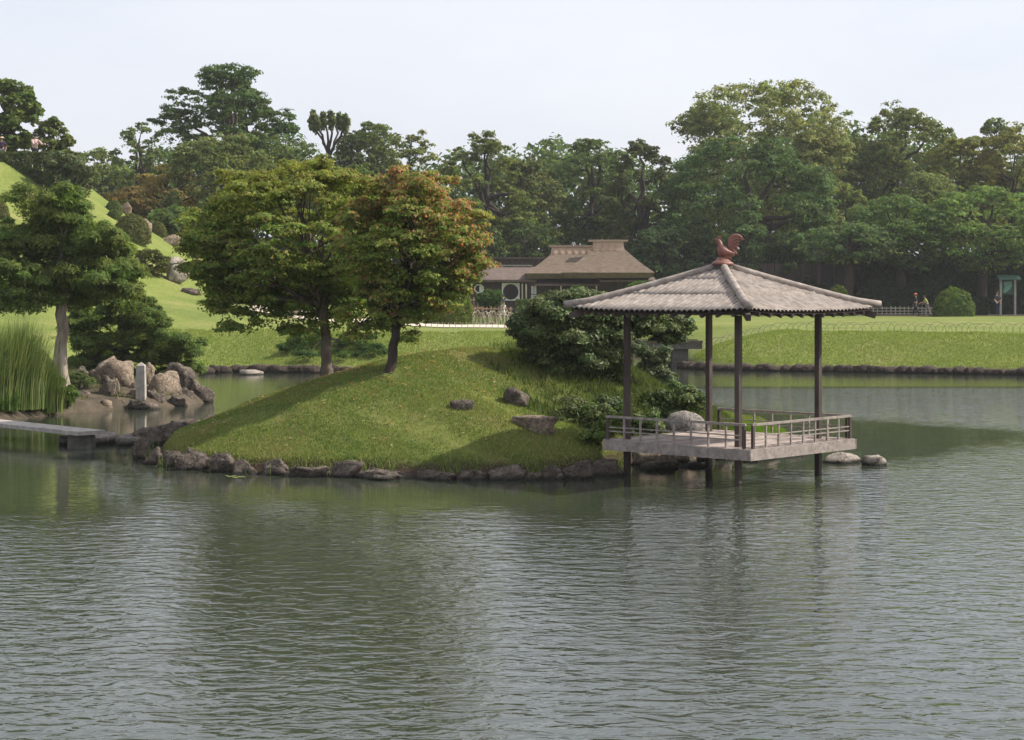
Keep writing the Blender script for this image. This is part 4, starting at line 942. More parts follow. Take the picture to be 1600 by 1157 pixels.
P_, N_, K_ = crown_points(lob, 9000, 9, .4, .5, .2, -.3); leaf_cloud('foliage', P_, N_, .13, .06, tints(K_, [(.09, .10, .022), (.12, .125, .028), (.065, .085, .018)]), LEAF, t_)
mb = MB(); x, y, z = hit(225, 430)
for k in range(6): mb.tube([(x, y+.8, z-.1), (x+(k-2.5)*.25, y+.8, z+.4), (x+(k-2.5)*.6, y+.8+random.uniform(-.3, .3), z+.6)], [.06, .04, .02], 5)
mb.build('stems', BARK, t_)
def hedge(name, label, x0, x1, yt, yb, Y, depth, palette, n, L=.14, mat=LEAF, rag=.10, cat='hedge', zb=None, tilt=0):
    s = Y/F; a = (x0-800)*s; b_ = (x1-800)*s; zt = EYE-(yt-HZ)*s; z0 = (EYE-(yb-HZ)*s) if zb is None else zb
    t_ = thing(name, label, cat, ((a+b_)/2, Y+depth/2, z0))
    A1, A2, A3 = (b_-a)*depth, (b_-a)*(zt-z0), depth*(zt-z0); w_ = np.array([A1, A2, A2*.4, A3*.5, A3]); w_ /= w_.sum()
    f = rng.choice(5, n, p=w_); u, v = rng.uniform(0, 1, n), rng.uniform(0, 1, n); dp = rng.uniform(0, 1, n)**2*rag*3
    xx = np.where(f == 3, a+dp, np.where(f == 4, b_-dp, a+u*(b_-a))); yy = np.where(f == 1, Y+dp, np.where(f == 2, Y+depth-dp, Y+v*depth)); yy = np.where(f >= 3, Y+u*depth, yy)
    zz = np.where(f == 0, zt-dp, z0+v*(zt-z0)); lump = nz(xx*2, zz*2+yy, 1.1, Y)*rag
    nrm = np.array([(0, 0, 1), (0, -1, .15), (0, 1, .1), (-1, 0, .1), (1, 0, .1)], float)[f]; p = np.stack([xx, yy, zz], 1)+nrm*lump[:, None]
    p[:, 2] += tilt*(xx-a)*(zz-z0)/(zt-z0+1e-6)
    nn_ = nrm+unit(n)*.6+np.array([0, 0, .2]); nn_ /= np.linalg.norm(nn_, axis=1)[:, None]
    K_ = (np.floor(xx/.5)+100*np.floor(zz/.35)).astype(int); leaf_cloud('foliage', p, nn_, L, L*.6, tints(K_, palette, .25, .22), mat, t_)
    mb = MB()
    for k in range(int((b_-a)/.8)+1):
        x = a+.3+k*.8
        if x > b_-.2: break
        mb.tube([(x, Y+depth/2, z0-.3), (x+.1, Y+depth*.45, (z0+zt)/2), (x-.1, Y+depth*.5, zt-.3)], [.05, .04, .02], 5)
    mb.build('stems', BARK, t_); return t_
HED = [(.08, .11, .032), (.105, .14, .042), (.06, .085, .028), (.14, .165, .065)]
hedge('hedge', 'tall flat-topped hedge along the hilltop in front of the two visitors', -60, 122, 238, 309, 90.0, 1.6, HED, 17000, .15, rag=.12)
t_ = thing('camellia_shrub', 'loose glossy shrub with bare stems at the right end of the hilltop hedge', 'shrub', (*W(125, 305, 89.6),))
lob = [px_lobe(*q, 89.8, .8) for q in [(120, 262, 20, 20), (140, 275, 14, 18), (110, 285, 20, 16), (132, 298, 12, 12), (95, 252, 22, 14)]]
P_, N_, K_ = crown_points(lob, 6000, 9, .45, .8, .2, -.8); leaf_cloud('foliage', P_, N_, .17, .09, tints(K_, HED, .3), GLOSSY_LEAF, t_)
mb = MB(); q = Vector(W(110, 312, 89.6))
for k in range(6): mb.tube([q, q+Vector(((k-2)*.2, 0, .5)), q+Vector(((k-2)*.4, 0, 1.2))], [.05, .04, .02], 5)
mb.build('stems', PALE_BARK, t_)
# right-hand back of the lawn
dome('clipped_shrub', 1462, 1526, 452, 494, 'large bright rounded shrub at the back right of the lawn', [(.085, .14, .02), (.11, .17, .026), (.07, .12, .018), (.14, .19, .03)], Y=116, n=9000, L=.17, rough=.09)
dome('clipped_shrub', 1290, 1332, 447, 476, 'smaller pale green rounded shrub above the right slope of the pavilion roof', [(.08, .115, .02), (.10, .14, .026), (.065, .10, .018)], Y=118, n=5000, L=.16, z=1.4)
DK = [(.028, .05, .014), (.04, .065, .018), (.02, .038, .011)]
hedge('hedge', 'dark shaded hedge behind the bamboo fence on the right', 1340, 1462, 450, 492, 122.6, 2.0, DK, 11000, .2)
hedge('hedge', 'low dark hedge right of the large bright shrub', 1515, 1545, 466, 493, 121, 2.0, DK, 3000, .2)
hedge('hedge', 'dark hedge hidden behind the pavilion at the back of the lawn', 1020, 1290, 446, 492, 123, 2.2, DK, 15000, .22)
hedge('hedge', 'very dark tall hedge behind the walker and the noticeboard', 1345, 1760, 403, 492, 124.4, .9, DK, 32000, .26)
hedge('hedge', 'low round-topped hedge at the foot of the thatched house walls', 806, 836, 468, 500, 108, 1.2, AZ, 3000, .12)
# garden in front of the house
dome('clipped_shrub', 664, 738, 432, 508, 'tall olive-green rounded shrub at the right edge of the maple crowns', [(.10, .135, .02), (.13, .16, .026), (.08, .115, .018)], Y=84, n=9000, L=.13, rough=.08)
t_ = bg_tree('pine_tree', 'small flat-topped pine in front of the round window', 765, 452, 482, 22, 104, [(.06, .11, .02), (.08, .14, .025), (.045, .085, .018)], 'layer', 5000, .18, .1, 61, group=None, cat='pine tree')
t_ = bg_tree('pine_tree', 'small flat-topped pine at the right end of the thatched house', 1005, 438, 475, 30, 108, [(.06, .11, .02), (.08, .14, .025)], 'layer', 3500, .18, .1, 62, group=None, cat='pine tree')
# plants on the island
def clump(name, label, lobes, n, L, Wd, palette, mat=GLOSSY_LEAF, cat='shrub', base=None, **kw):
    b_ = base or (lobes[0][0], lobes[0][1], gz(lobes[0][0], lobes[0][1])); t_ = thing(name, label, cat, b_)
    P_, N_, K_ = crown_points(lobes, n, kw.get('sub', 9), kw.get('subr', .45), kw.get('flat', .8), .2, -.3); k = P_[:, 2] > b_[2]-.3
    leaf_cloud('foliage', P_[k], N_[k], L, Wd, tints(K_[k], palette, .28), mat, t_)
    mb = MB(); c = Vector(b_)
    for l in lobes: mb.tube(limb_path(c-Vector((0, 0, .08)), Vector(l[:3]), 4, .1, .06), [.028, .022, .016, .012, .006], 5)
    mb.build('stems', BARK, t_); return t_
SH = [(.075, .115, .03), (.10, .15, .04), (.135, .18, .05), (.055, .085, .024)]
def lp(q, Y, d_=.35): return [px_lobe(*a, Y, d_) for a in q]
clump('leafy_shrub', 'bushy glossy shrub just behind the domed boulder at the pavilion', lp([(1030, 632, 28, 20), (1062, 622, 32, 20), (1088, 632, 20, 16), (1010, 645, 22, 16), (1045, 645, 26, 14)], 33.6), 11000, .068, .036, SH)
clump('leafy_shrub', 'pale-leaved upright shrub between the leaning trunk and the stone bridge', lp([(1022, 560, 24, 24), (1030, 590, 26, 26), (1012, 580, 20, 20), (1040, 605, 18, 14), (1000, 545, 18, 14)], 40.5), 12000, .075, .036, [(.09, .12, .05), (.12, .15, .06), (.06, .09, .03)])
clump('leafy_shrub', 'dark fern-like shrub in front of the left pavilion post', lp([(890, 655, 30, 22), (915, 668, 26, 18), (870, 672, 26, 14), (935, 650, 26, 20)], 31.8), 6500, .10, .034, SH)
clump('leafy_shrub', 'yellow-green leafy plant at the left corner of the deck', lp([(930, 682, 26, 16), (952, 670, 22, 16), (915, 694, 18, 10), (965, 655, 22, 14)], 30.7, .3), 5200, .09, .035, [(.09, .15, .02), (.12, .18, .03), (.06, .11, .02), (.17, .18, .04)])
clump('leafy_shrub', 'low fern-like plant behind the left railing of the deck', lp([(985, 668, 26, 12), (1015, 672, 24, 12), (1000, 655, 24, 12)], 32.2, .3), 4000, .10, .032, SH)
clump('leafy_shrub', 'low spiky shrub right of the long brown boulder on the island slope', lp([(868, 645, 24, 16), (890, 636, 24, 16), (852, 632, 20, 12), (905, 648, 20, 14)], 32.9, .4), 7000, .075, .032, [(.09, .13, .04), (.13, .16, .055), (.07, .10, .03), (.17, .17, .07)])
clump('leafy_shrub', 'dark leafy shrub between the left pavilion post and the fern-like shrub', lp([(940, 640, 26, 18), (958, 655, 20, 16), (925, 645, 20, 14), (965, 635, 18, 14)], 32.6, .4), 7000, .08, .036, [(.07, .11, .03), (.10, .14, .04), (.055, .085, .025)])
clump('leafy_shrub', 'mixed low shrub under the leaning evergreen trunk', lp([(930, 625, 36, 16), (965, 632, 26, 18), (900, 632, 30, 14), (870, 640, 24, 14)], 34.2), 7500, .08, .04, [(.06, .09, .02), (.09, .12, .03), (.12, .14, .035)])
# rough ground cover in the shade of the evergreen
n = 60000; x = rng.uniform(-.5, 4.5, n); y = rng.uniform(31.5, 40, n); d = sdf(ISLE, x, y); k = (d > .5) & (rng.uniform(0, 1, n) < sm(-.4, 2.6, x+.8*nz(x, y, 1.6)))*(nz(x, y, 2.3, 5) > -.5); x, y, d = x[k], y[k], d[k]
tag(blades('ground_cover', np.stack([x, y, h_isle(x, y, d)-.01], 1), .15, .03, pal(len(x), [(.06, .10, .02), (.09, .13, .03), (.05, .075, .018), (.13, .14, .04)], .3), lean=.8), 'rough leafy ground cover in the shade under the evergreen', 'ground cover', kind='stuff')
# fresh grass by the boulder at the right of the deck
n = 16000; x = rng.uniform(3.6, 5.8, n); y = rng.uniform(33.5, 38, n); d = sdf(ISLE, x, y); k = d > .2; x, y, d = x[k], y[k], d[k]
tag(blades('grass', np.stack([x, y, h_isle(x, y, d)-.01], 1), .09, .022, pal(len(x), [(.12, .21, .02), (.15, .235, .03)], .2)), 'bright fresh grass behind the pavilion deck', 'grass', kind='stuff')

# moss and weeds over the earth between the left rocks
n = 26000; x = rng.uniform(-17, -8, n); y = rng.uniform(42.3, 55, n); d = sdf(MAIN, x, y); k = (d > .35) & (nz(x, y, 1.7, 3)+.6*nz(x, y, 4.3, 1) > -.15); x, y, d = x[k], y[k], d[k]
tag(blades('weeds', np.stack([x, y, h_main(x, y, d)+.01], 1), .11, .035, pal(len(x), [(.10, .14, .035), (.14, .17, .05), (.08, .10, .03), (.18, .15, .07)], .3), lean=.9), 'low weeds and moss between the rocks of the left shore', 'weeds', kind='stuff')
# fallen leaves under the maples
n = 900; x = rng.normal(-3.0, 1.7, n); y = rng.normal(33.2, 2.0, n); d = sdf(ISLE, x, y); k = d > .6; x, y, d = x[k], y[k], d[k]
up_ = unit(len(x))*.35+np.array([0, 0, 1]); up_ /= np.linalg.norm(up_, axis=1)[:, None]
tag(leaf_cloud('fallen_leaves', np.stack([x, y, h_isle(x, y, d)+.045], 1), up_, .06, .045, pal(len(x), [(.30, .14, .06), (.36, .24, .10), (.22, .12, .06), (.40, .33, .16)], .3), LEAF, None), 'scattered brown and orange fallen leaves on the turf under the maples', 'fallen leaves', kind='stuff')
# weeds between the kerb stones
n = 5000; i_ = rng.integers(0, len(ISLE), n); f_ = rng.uniform(0, 1, n)[:, None]; p = ISLE[i_]*(1-f_)+ISLE[(i_+1) % len(ISLE)]*f_+rng.normal(0, .10, (n, 2))
k = (p[:, 1] < 34)*(np.sin(p[:, 0]*5)+np.sin(p[:, 0]*13+2) > .1); p = p[k]; dd = sdf(ISLE, p[:, 0], p[:, 1]); c_ = np.array([0, .45]); p = p+np.array([0, .45])
tag(blades('shore_weeds', np.stack([p[:, 0], p[:, 1], np.maximum(h_isle(p[:, 0], p[:, 1]), .02)], 1), .16, .02, pal(len(p), [(.14, .19, .05), (.20, .22, .08), (.10, .15, .035)], .3), lean=.9), 'weeds and long grass sprouting behind the kerb stones', 'weeds', kind='stuff')

# tall ornamental grass on the left shore
def tall_grass(name, label, px, py, Y, w_, h_, n, cols):
    x0, y0 = (px-800)/F*Y, Y; z0 = gz(x0, y0); t_ = thing(name, label, 'ornamental grass', (x0, y0, z0))
    V = []; Fc = []; C_ = []
    for i in range(n):
        a_ = random.uniform(0, 2*PI); r0 = abs(random.gauss(0, .35))*w_*.5; b0 = Vector((x0+math.cos(a_)*r0, y0+math.sin(a_)*r0*.8, z0-.05))
        H_ = h_*random.uniform(.55, 1.05); out = w_*.5*random.uniform(.15, .95); d_ = Vector((math.cos(a_), math.sin(a_), 0)); s_ = Vector((-d_.y, d_.x, 0))*random.uniform(.007, .013); q = len(V); m_ = 5
        for j in range(m_+1):
            u = j/m_; p = b0+d_*out*(u**2.2)+Vector((0, 0, H_*(u-.32*u**3*(out/(w_*.5))))); wd = (1-u)**.6
            V += [p-s_*wd, p+s_*wd]
        Fc += [(q+2*j, q+2*j+1, q+2*j+3, q+2*j+2) for j in range(m_)]
        c = np.array(random.choice(cols))*random.uniform(.75, 1.25); C_ += [c]*(2*m_+2)
    np_mesh('blades', np.array([tuple(v) for v in V]), np.array(Fc), GRASS_BLADE, t_, np.array(C_)); return t_
GG = [(.13, .19, .05), (.17, .23, .06), (.10, .155, .04), (.24, .26, .10)]
tall_grass('tall_grass_clump', 'tall fresh green fountain grass at the left edge of the shore', 28, 640, 42.6, 1.75, 2.45, 2600, GG)
tall_grass('tall_grass_clump', 'tall grass clump cut by the left edge of the photo', -15, 650, 42.0, 1.8, 2.3, 1800, GG)
tall_grass('tall_grass_clump', 'shorter thin-bladed grass clump between the fountain grass and the pine trunk', 72, 630, 43.2, 1.2, 1.5, 900, [(.11, .16, .04), (.15, .18, .05)])
tall_grass('sedge_tuft', 'low dark sedge tuft at the waterline under the tall grass', 8, 655, 41.9, 1.1, .55, 600, [(.06, .12, .02), (.08, .15, .03)])
clump('leafy_shrub', 'fresh-leaved low shrub hanging over the water left of the pointed rock', lp([(78, 615, 20, 16), (95, 625, 20, 18), (85, 600, 18, 14), (68, 600, 14, 12), (108, 615, 12, 12)], 43.9, .4), 6500, .10, .04, [(.09, .16, .025), (.13, .20, .035), (.06, .11, .02)], LEAF)
clump('leafy_shrub', 'sparse pale-leaved plant between the pine trunk and the pointed rock', lp([(125, 590, 14, 10), (112, 598, 12, 10), (140, 598, 10, 8)], 46.5, .3), 1800, .08, .035, [(.10, .14, .05), (.14, .18, .06)], LEAF)
clump('leafy_shrub', 'dark azalea hugging the foot of the tall grass and pine trunk', lp([(60, 585, 22, 22), (45, 610, 20, 20), (62, 565, 16, 16)], 43.6, .4), 4500, .085, .04, [(.06, .10, .02), (.09, .14, .03)], LEAF)
# lily pads
def pads(px, py, n, label):
    x0, y0 = P(px, py); mb = MB(); t_ = thing('lily_pads', label, 'water plant', (x0, y0, .006))
    for i in range(n):
        a_ = random.uniform(0, 2*PI); r0 = random.uniform(0, .3); cx_, cy_, r1 = x0+r0*math.cos(a_)*1.4, y0+r0*math.sin(a_), random.uniform(.03, .07); mb = MB()
        z_ = .006+.002*i; mb.add([(cx_, cy_, z_)]+[(cx_+r1*math.cos(.3+q*.54), cy_+r1*math.sin(.3+q*.54), z_) for q in range(12)], [(0, q, q+1) for q in range(1, 12)]); mb.build('lily_pad', PADM, t_)
PADM = noise_mat('lily_pad', (.10, .14, .03), (.20, .22, .08), 8, rough=.4)
pads(362, 747, 7, 'few pale lily pads floating beside the loaf-shaped kerb stone'); pads(292, 733, 5, 'few small lily pads floating below the left island corner')

# ------------------------------------------------------------------ thatched house
Yh = 116.0; s = Yh/F
def hx(px, dy=0): return (px-800)*s
def hz(py): return EYE-(py-HZ)*s
GZ = 1.42
house = thing('thatched_house', 'long dark wooden teahouse with a big brown hipped thatch roof and tan ridge caps', 'house', (hx(915), Yh+3, GZ))
def hip(name, x0, x1, y0, y1, ze, zr, r0, r1, mat, parent, thick=.34, curve=.12, ny=8):
    "hipped roof: eaves x0..x1, y0..y1, ridge from r0 to r1 at zr"
    yc = (y0+y1)/2; mb = MB(); rings = []
    for j in range(ny+1):
        t_ = j/ny; c_ = curve*math.sin(PI*t_)*(zr-ze)*.35; a = x0+(r0-x0)*t_; b_ = x1+(r1-x1)*t_; f = y0+(yc-.12-y0)*t_; g_ = y1+(yc+.12-y1)*t_; z = ze+thick+(zr-ze-thick)*t_-c_
        rings.append([(a, f, z), (b_, f, z), (b_, g_, z), (a, g_, z)])
    rings.insert(0, [(x0, y0, ze+thick), (x1, y0, ze+thick), (x1, y1, ze+thick), (x0, y1, ze+thick)])
    rings.insert(0, [(x0+.22, y0+.22, ze), (x1-.22, y0+.22, ze), (x1-.22, y1-.22, ze), (x0+.22, y1-.22, ze)])
    rings.pop(2)
    vs = [p for r_0 in rings for p in r_0]; fs = [(i*4+k, i*4+(k+1) % 4, (i+1)*4+(k+1) % 4, (i+1)*4+k) for i in range(len(rings)-1) for k in range(4)]+[(3, 2, 1, 0), tuple(len(vs)-4+k for k in range(4))]
    mb.add(vs, fs); return mb.build(name, mat, parent)
rA = hip('roof', hx(820), hx(985), Yh-1.2, Yh+6.5, hz(436), hz(391), hx(868), hx(960), THATCH, house)
rB = hip('roof', hx(876), hx(1019), Yh-2.2, Yh+5.0, hz(435), hz(386), hx(930), hx(975), THATCH, house)
def cap(x0, x1, z0, z1, yc, parent, over=.25):
    mb = MB(); mb.hexa([(x0, yc-.55, z0), (x1, yc-.55, z0), (x1, yc+.55, z0), (x0, yc+.55, z0), (x0+.05, yc-.3, z1-.14), (x1-.05, yc-.3, z1-.14), (x1-.05, yc+.3, z1-.14), (x0+.05, yc+.3, z1-.14)]); c = mb.build('ridge_cap', RIDGE_CAP, parent)
    mb = MB(); mb.box(x0-over, x1+over, yc-.36, yc+.36, z1-.135, z1); mb.build('cap_board', RIDGE_CAP, c)
    for k in range(int((x1-x0)/.45)): mb = MB(); mb.bar((x0+.2+k*.45, yc-.6, z0+.02), (x0+.2+k*.45, yc-.33, z1-.15), .06, .05); mb.build('tie', BAMBOO_RED, c)
cap(hx(862), hx(936), hz(396), hz(382), Yh+2.65, rA, .1); cap(hx(927), hx(977), hz(393), hz(374), Yh+1.4, rB, .25)
def panel_wall(x0, x1, y, z0, z1, n, parent, mat=WOOD_DARK, th=.1):
    for i in range(n):
        a = x0+(x1-x0)*i/n; b_ = x0+(x1-x0)*(i+1)/n; mb = MB(); mb.box(a+.012, b_-.012, y, y+th, z0, z1); mb.build('wall_panel', mat, parent)
panel_wall(hx(838), hx(1000), Yh+.3, GZ-.2, hz(438), 18, house)
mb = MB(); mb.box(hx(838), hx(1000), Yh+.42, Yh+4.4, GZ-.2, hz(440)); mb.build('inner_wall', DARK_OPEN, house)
mb = MB(); mb.hexa([(hx(835), Yh-1.0, hz(447)), (hx(935), Yh-1.0, hz(447)), (hx(935), Yh+.28, hz(439)), (hx(835), Yh+.28, hz(439)), (hx(835), Yh-1.0, hz(445)), (hx(935), Yh-1.0, hz(445)), (hx(935), Yh+.28, hz(436.5)), (hx(835), Yh+.28, hz(436.5))])
mb.build('awning', BARK_ROOF, house)
mb = MB(); mb.hexa([(hx(936), Yh-1.6, hz(441)), (hx(1022), Yh-1.6, hz(441)), (hx(1022), Yh+.28, hz(436)), (hx(936), Yh+.28, hz(436)), (hx(936), Yh-1.6, hz(438.5)), (hx(1022), Yh-1.6, hz(438.5)), (hx(1022), Yh+.28, hz(433)), (hx(936), Yh+.28, hz(433))])
mb.build('awning', BARK_ROOF, house)
for px in (822, 876, 931, 1010): mb = MB(); mb.bar((hx(px), Yh-.9, GZ-.2), (hx(px), Yh-.9, hz(446)), .09, .09); mb.build('awning_post', BAMBOO, house)
for i in range(2): mb = MB(); mb.box(hx(830+i*4.4), hx(833.9+i*4.4), Yh+.10, Yh+.16, hz(474), hz(447)); mb.build('paper_screen', PLASTER, house)
mb = MB(); mb.box(hx(829.5), hx(838.5), Yh+.07, Yh+.12, hz(461), hz(460)); mb.build('screen_rail', WOOD_DARK, house)
# wing with the round window
wing = thing('house_wing', 'low wing with bark roof and a white panel with a round black window', 'house', (hx(790), Yh+2, GZ))
mb = MB(); yb0 = Yh-.6
mb.hexa([(hx(735), yb0, hz(441)), (hx(838), yb0, hz(441)), (hx(838), yb0+2.2, hz(419)), (hx(735), yb0+2.2, hz(419)), (hx(735), yb0, hz(437.5)), (hx(838), yb0, hz(437.5)), (hx(838), yb0+2.2, hz(416.5)), (hx(735), yb0+2.2, hz(416.5))]); mb.build('roof', BARK_ROOF, wing)
mb = MB(); mb.hexa([(hx(735), yb0+2.22, hz(419)), (hx(838), yb0+2.22, hz(419)), (hx(838), yb0+4.6, hz(440)), (hx(735), yb0+4.6, hz(440)), (hx(735), yb0+2.22, hz(416.5)), (hx(838), yb0+2.22, hz(416.5)), (hx(838), yb0+4.6, hz(437)), (hx(735), yb0+4.6, hz(437))]); mb.build('roof', BARK_ROOF, wing)
mb = MB(); mb.tube([(hx(734), yb0+2.2, hz(416)), (hx(832), yb0+2.2, hz(416))], .10, 8); mb.build('ridge_pole', STONE_DARK, wing)
panel_wall(hx(722), hx(783.5), Yh+.1, GZ-.2, hz(440), 7, wing); panel_wall(hx(812.5), hx(826), Yh+.1, GZ-.2, hz(440), 2, wing)
mb = MB(); mb.box(hx(783.5), hx(812.5), Yh+.12, Yh+.2, GZ-.2, hz(470.5)); mb.build('wall_panel', WOOD_DARK, wing)
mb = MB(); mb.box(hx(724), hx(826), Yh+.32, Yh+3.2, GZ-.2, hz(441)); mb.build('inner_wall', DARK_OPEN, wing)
cxw, czw, rw = hx(798), hz(456.5), 12.2*s; mb = MB(); nn = 40; x0, x1, z0, z1 = hx(784), hx(812), hz(470), hz(442.5); vs = []
for yy in (Yh+.02, Yh+.1):
    for k in range(nn):
        a_ = 2*PI*k/nn; c_, s_ = math.cos(a_), math.sin(a_); vs.append((cxw+rw*c_, yy, czw+rw*s_))
    for k in range(nn):
        a_ = 2*PI*k/nn; c_, s_ = math.cos(a_), math.sin(a_); m_ = max(abs(c_), abs(s_)); vs.append((cxw+(x1-x0)/2*c_/m_, yy, (z0+z1)/2+(z1-z0)/2*s_/m_))
fs = []
for k in range(nn): k2 = (k+1) % nn; fs += [(k, k2, nn+k2, nn+k), (2*nn+k, 3*nn+k, 3*nn+k2, 2*nn+k2), (k, 2*nn+k, 2*nn+k2, k2), (nn+k, nn+k2, 3*nn+k2, 3*nn+k)]
mb.add(vs, fs); wn = mb.build('round_window', PLASTER, wing)
mb = MB(); mb.add([(cxw+rw*1.02*math.cos(2*PI*k/nn), Yh+.09, czw+rw*1.02*math.sin(2*PI*k/nn)) for k in range(nn)], [tuple(range(nn))]); mb.build('pane', DARK_OPEN, wn)
for k in range(-3, 4):
    xx = cxw+k*rw*.27; hh = math.sqrt(max(0, rw*rw-(xx-cxw)**2)); mb = MB(); mb.bar((xx, Yh+.07, czw-hh), (xx, Yh+.07, czw+hh), .03, .03, up=(0, 1, 0)); mb.build('lattice_bar', WOOD_DARK, wn)
for px in (816, 822): mb = MB(); mb.bar((hx(px), Yh-.55, GZ-.2), (hx(px), Yh-.55, hz(444)), .08, .08); mb.build('porch_post', BAMBOO, wing)
# octagonal white-framed window
ow = MB(); cx_, cz_ = hx(748.5), hz(451.5); pts8 = [(math.cos(2*PI*(k+.5)/8), math.sin(2*PI*(k+.5)/8)) for k in range(8)]; vs = []
for yy in (Yh-.02, Yh+.09):
    for R_ in (7.6*s, 5.6*s): vs += [(cx_+R_*a*1.08, yy, cz_+R_*b_) for a, b_ in pts8]
fs = []
for k in range(8): k2 = (k+1) % 8; fs += [(k, k2, 8+k2, 8+k), (k, 16+k, 16+k2, k2), (8+k, 8+k2, 24+k2, 24+k)]
ow.add(vs, fs); o8 = ow.build('octagonal_window', PLASTER, wing)
mb = MB(); mb.box(cx_-5.4*s, cx_-.4*s, Yh+.05, Yh+.08, cz_-5*s, cz_+5*s); mb.build('pane', DARK_OPEN, o8)
mb = MB(); mb.box(cx_+.4*s, cx_+5.2*s, Yh+.04, Yh+.07, cz_-4.6*s, cz_+4.6*s); mb.build('paper_screen', PLASTER, o8)
# left thatched house behind the maple
lh = thing('thatched_house', 'smaller thatched house half hidden by the red maple, left of the round window wing', 'house', (hx(710), Yh+3, GZ))
hip('roof', hx(655), hx(757), Yh-1.6, Yh+5, hz(437), hz(403), hx(700), hx(748), THATCH, lh)
cap(hx(696), hx(752), hz(408), hz(391), Yh+1.7, lh, .2)
panel_wall(hx(670), hx(721), Yh-.2, GZ-.2, hz(438), 6, lh)
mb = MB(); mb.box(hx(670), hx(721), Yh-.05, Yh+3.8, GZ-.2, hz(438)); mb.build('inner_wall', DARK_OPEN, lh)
# long brown building behind, and the wall to the right with its gate
ob = thing('long_outbuilding', 'plain brown boarded wall rising behind the thatched roofs', 'building', (hx(800), 124, GZ)); s2 = 124/F
X = lambda px, Yq: (px-800)/F*Yq
Zq = lambda py, Yq: EYE-(py-HZ)/F*Yq
for i in range(14):
    a, b_ = X(735+i*9, 124), X(735+(i+1)*9, 124); mb = MB(); mb.box(a+.02, b_-.02, 124, 124.1, GZ, Zq(405, 124)); mb.build('wall_panel', WOOD_DARK, ob)
mb = MB(); mb.box(X(732, 124), X(864, 124), 123.85, 124.5, Zq(404.9, 124), Zq(402.5, 124)); mb.build('coping', BARK_ROOF, ob)
gw = thing('garden_wall', 'dark brown board wall along the back of the lawn right of the house', 'wall', (X(1180, 125.4), 125.4, GZ))
for i in range(64):
    a, b_ = X(1000+i*10, 125.4), X(1000+(i+1)*10, 125.4)
    if 1276 < 1000+i*10+5 < 1332: continue
    mb = MB(); mb.box(a+.02, b_-.02, 125.4, 125.55, GZ, Zq(412, 125.4)); mb.build('wall_panel', WOOD_DARK, gw)
gt = thing('tiled_gate', 'small wooden gate with a grey tiled roof in the shade behind the pavilion', 'gate', (X(1303, 124.6), 124.6, GZ)); Yg = 124.6
TILE = noise_mat('grey_tile', (.07, .07, .07), (.15, .15, .15), 5, rough=.6)
gr_ = MB(); x0, x1 = X(1270, Yg), X(1338, Yg)
for sg in (-1, 1): gr_.hexa([(x0, Yg+sg*1.3, Zq(405, Yg)), (x1, Yg+sg*1.3, Zq(405, Yg)), (x1, Yg, Zq(394, Yg)), (x0, Yg, Zq(394, Yg)), (x0, Yg+sg*1.3, Zq(403.5, Yg)), (x1, Yg+sg*1.3, Zq(403.5, Yg)), (x1, Yg, Zq(392, Yg)), (x0, Yg, Zq(392, Yg))])
gro = gr_.build('roof', TILE, gt)
for i in range(17):
    xx = x0+.06+(x1-x0-.12)*i/16; mb = MB(); mb.tube([(xx, Yg-1.32, Zq(404, Yg)+.03), (xx, Yg-.02, Zq(392.3, Yg)+.03)], .055, 6); mb.build('tile_roll', TILE, gro)
mb = MB(); mb.tube([(x0-.1, Yg, Zq(391, Yg)), (x1+.1, Yg, Zq(391, Yg))], .12, 8); mb.build('ridge', TILE, gro)
for px in (1278, 1330): mb = MB(); mb.bar((X(px, Yg), Yg-.3, GZ-.1), (X(px, Yg), Yg-.3, Zq(404, Yg)), .28, .28); mb.build('gate_post', WOOD_DARK, gt)
for px in (1291, 1316): mb = MB(); mb.box(X(px-12, Yg), X(px+11.9, Yg), Yg, Yg+.08, GZ, Zq(408, Yg)); mb.build('gate_leaf', DARK_OPEN, gt)
mb = MB(); sp = MB(); sp.box(X(1412-2.5, 125.3), X(1412+2.5, 125.3), 125.1, 125.35, GZ, Zq(442, 125.3)); tag(sp.build('stone_marker', STONE, None), 'slim pale stone marker standing in the dark hedge on the right', 'stone post')
ln = thing('stone_lantern', 'small pale stone lantern right of the smaller rounded shrub', 'stone lantern', (X(1342, 119), 119, GZ)); cx_ = X(1342, 119)
for nm, h0, h1, wd in (('base', 0, .25, .42), ('shaft', .25, .72, .2), ('light_box', .72, 1.02, .36), ('roof', 1.02, 1.2, .62)):
    mb = MB(); tp = wd*(.35 if nm == 'roof' else .9); mb.hexa([(cx_-wd/2, 119-wd/2, GZ+h0), (cx_+wd/2, 119-wd/2, GZ+h0), (cx_+wd/2, 119+wd/2, GZ+h0), (cx_-wd/2, 119+wd/2, GZ+h0), (cx_-tp/2, 119-tp/2, GZ+h1), (cx_+tp/2, 119-tp/2, GZ+h1), (cx_+tp/2, 119+tp/2, GZ+h1), (cx_-tp/2, 119+tp/2, GZ+h1)]); mb.build(nm, STONE, ln)
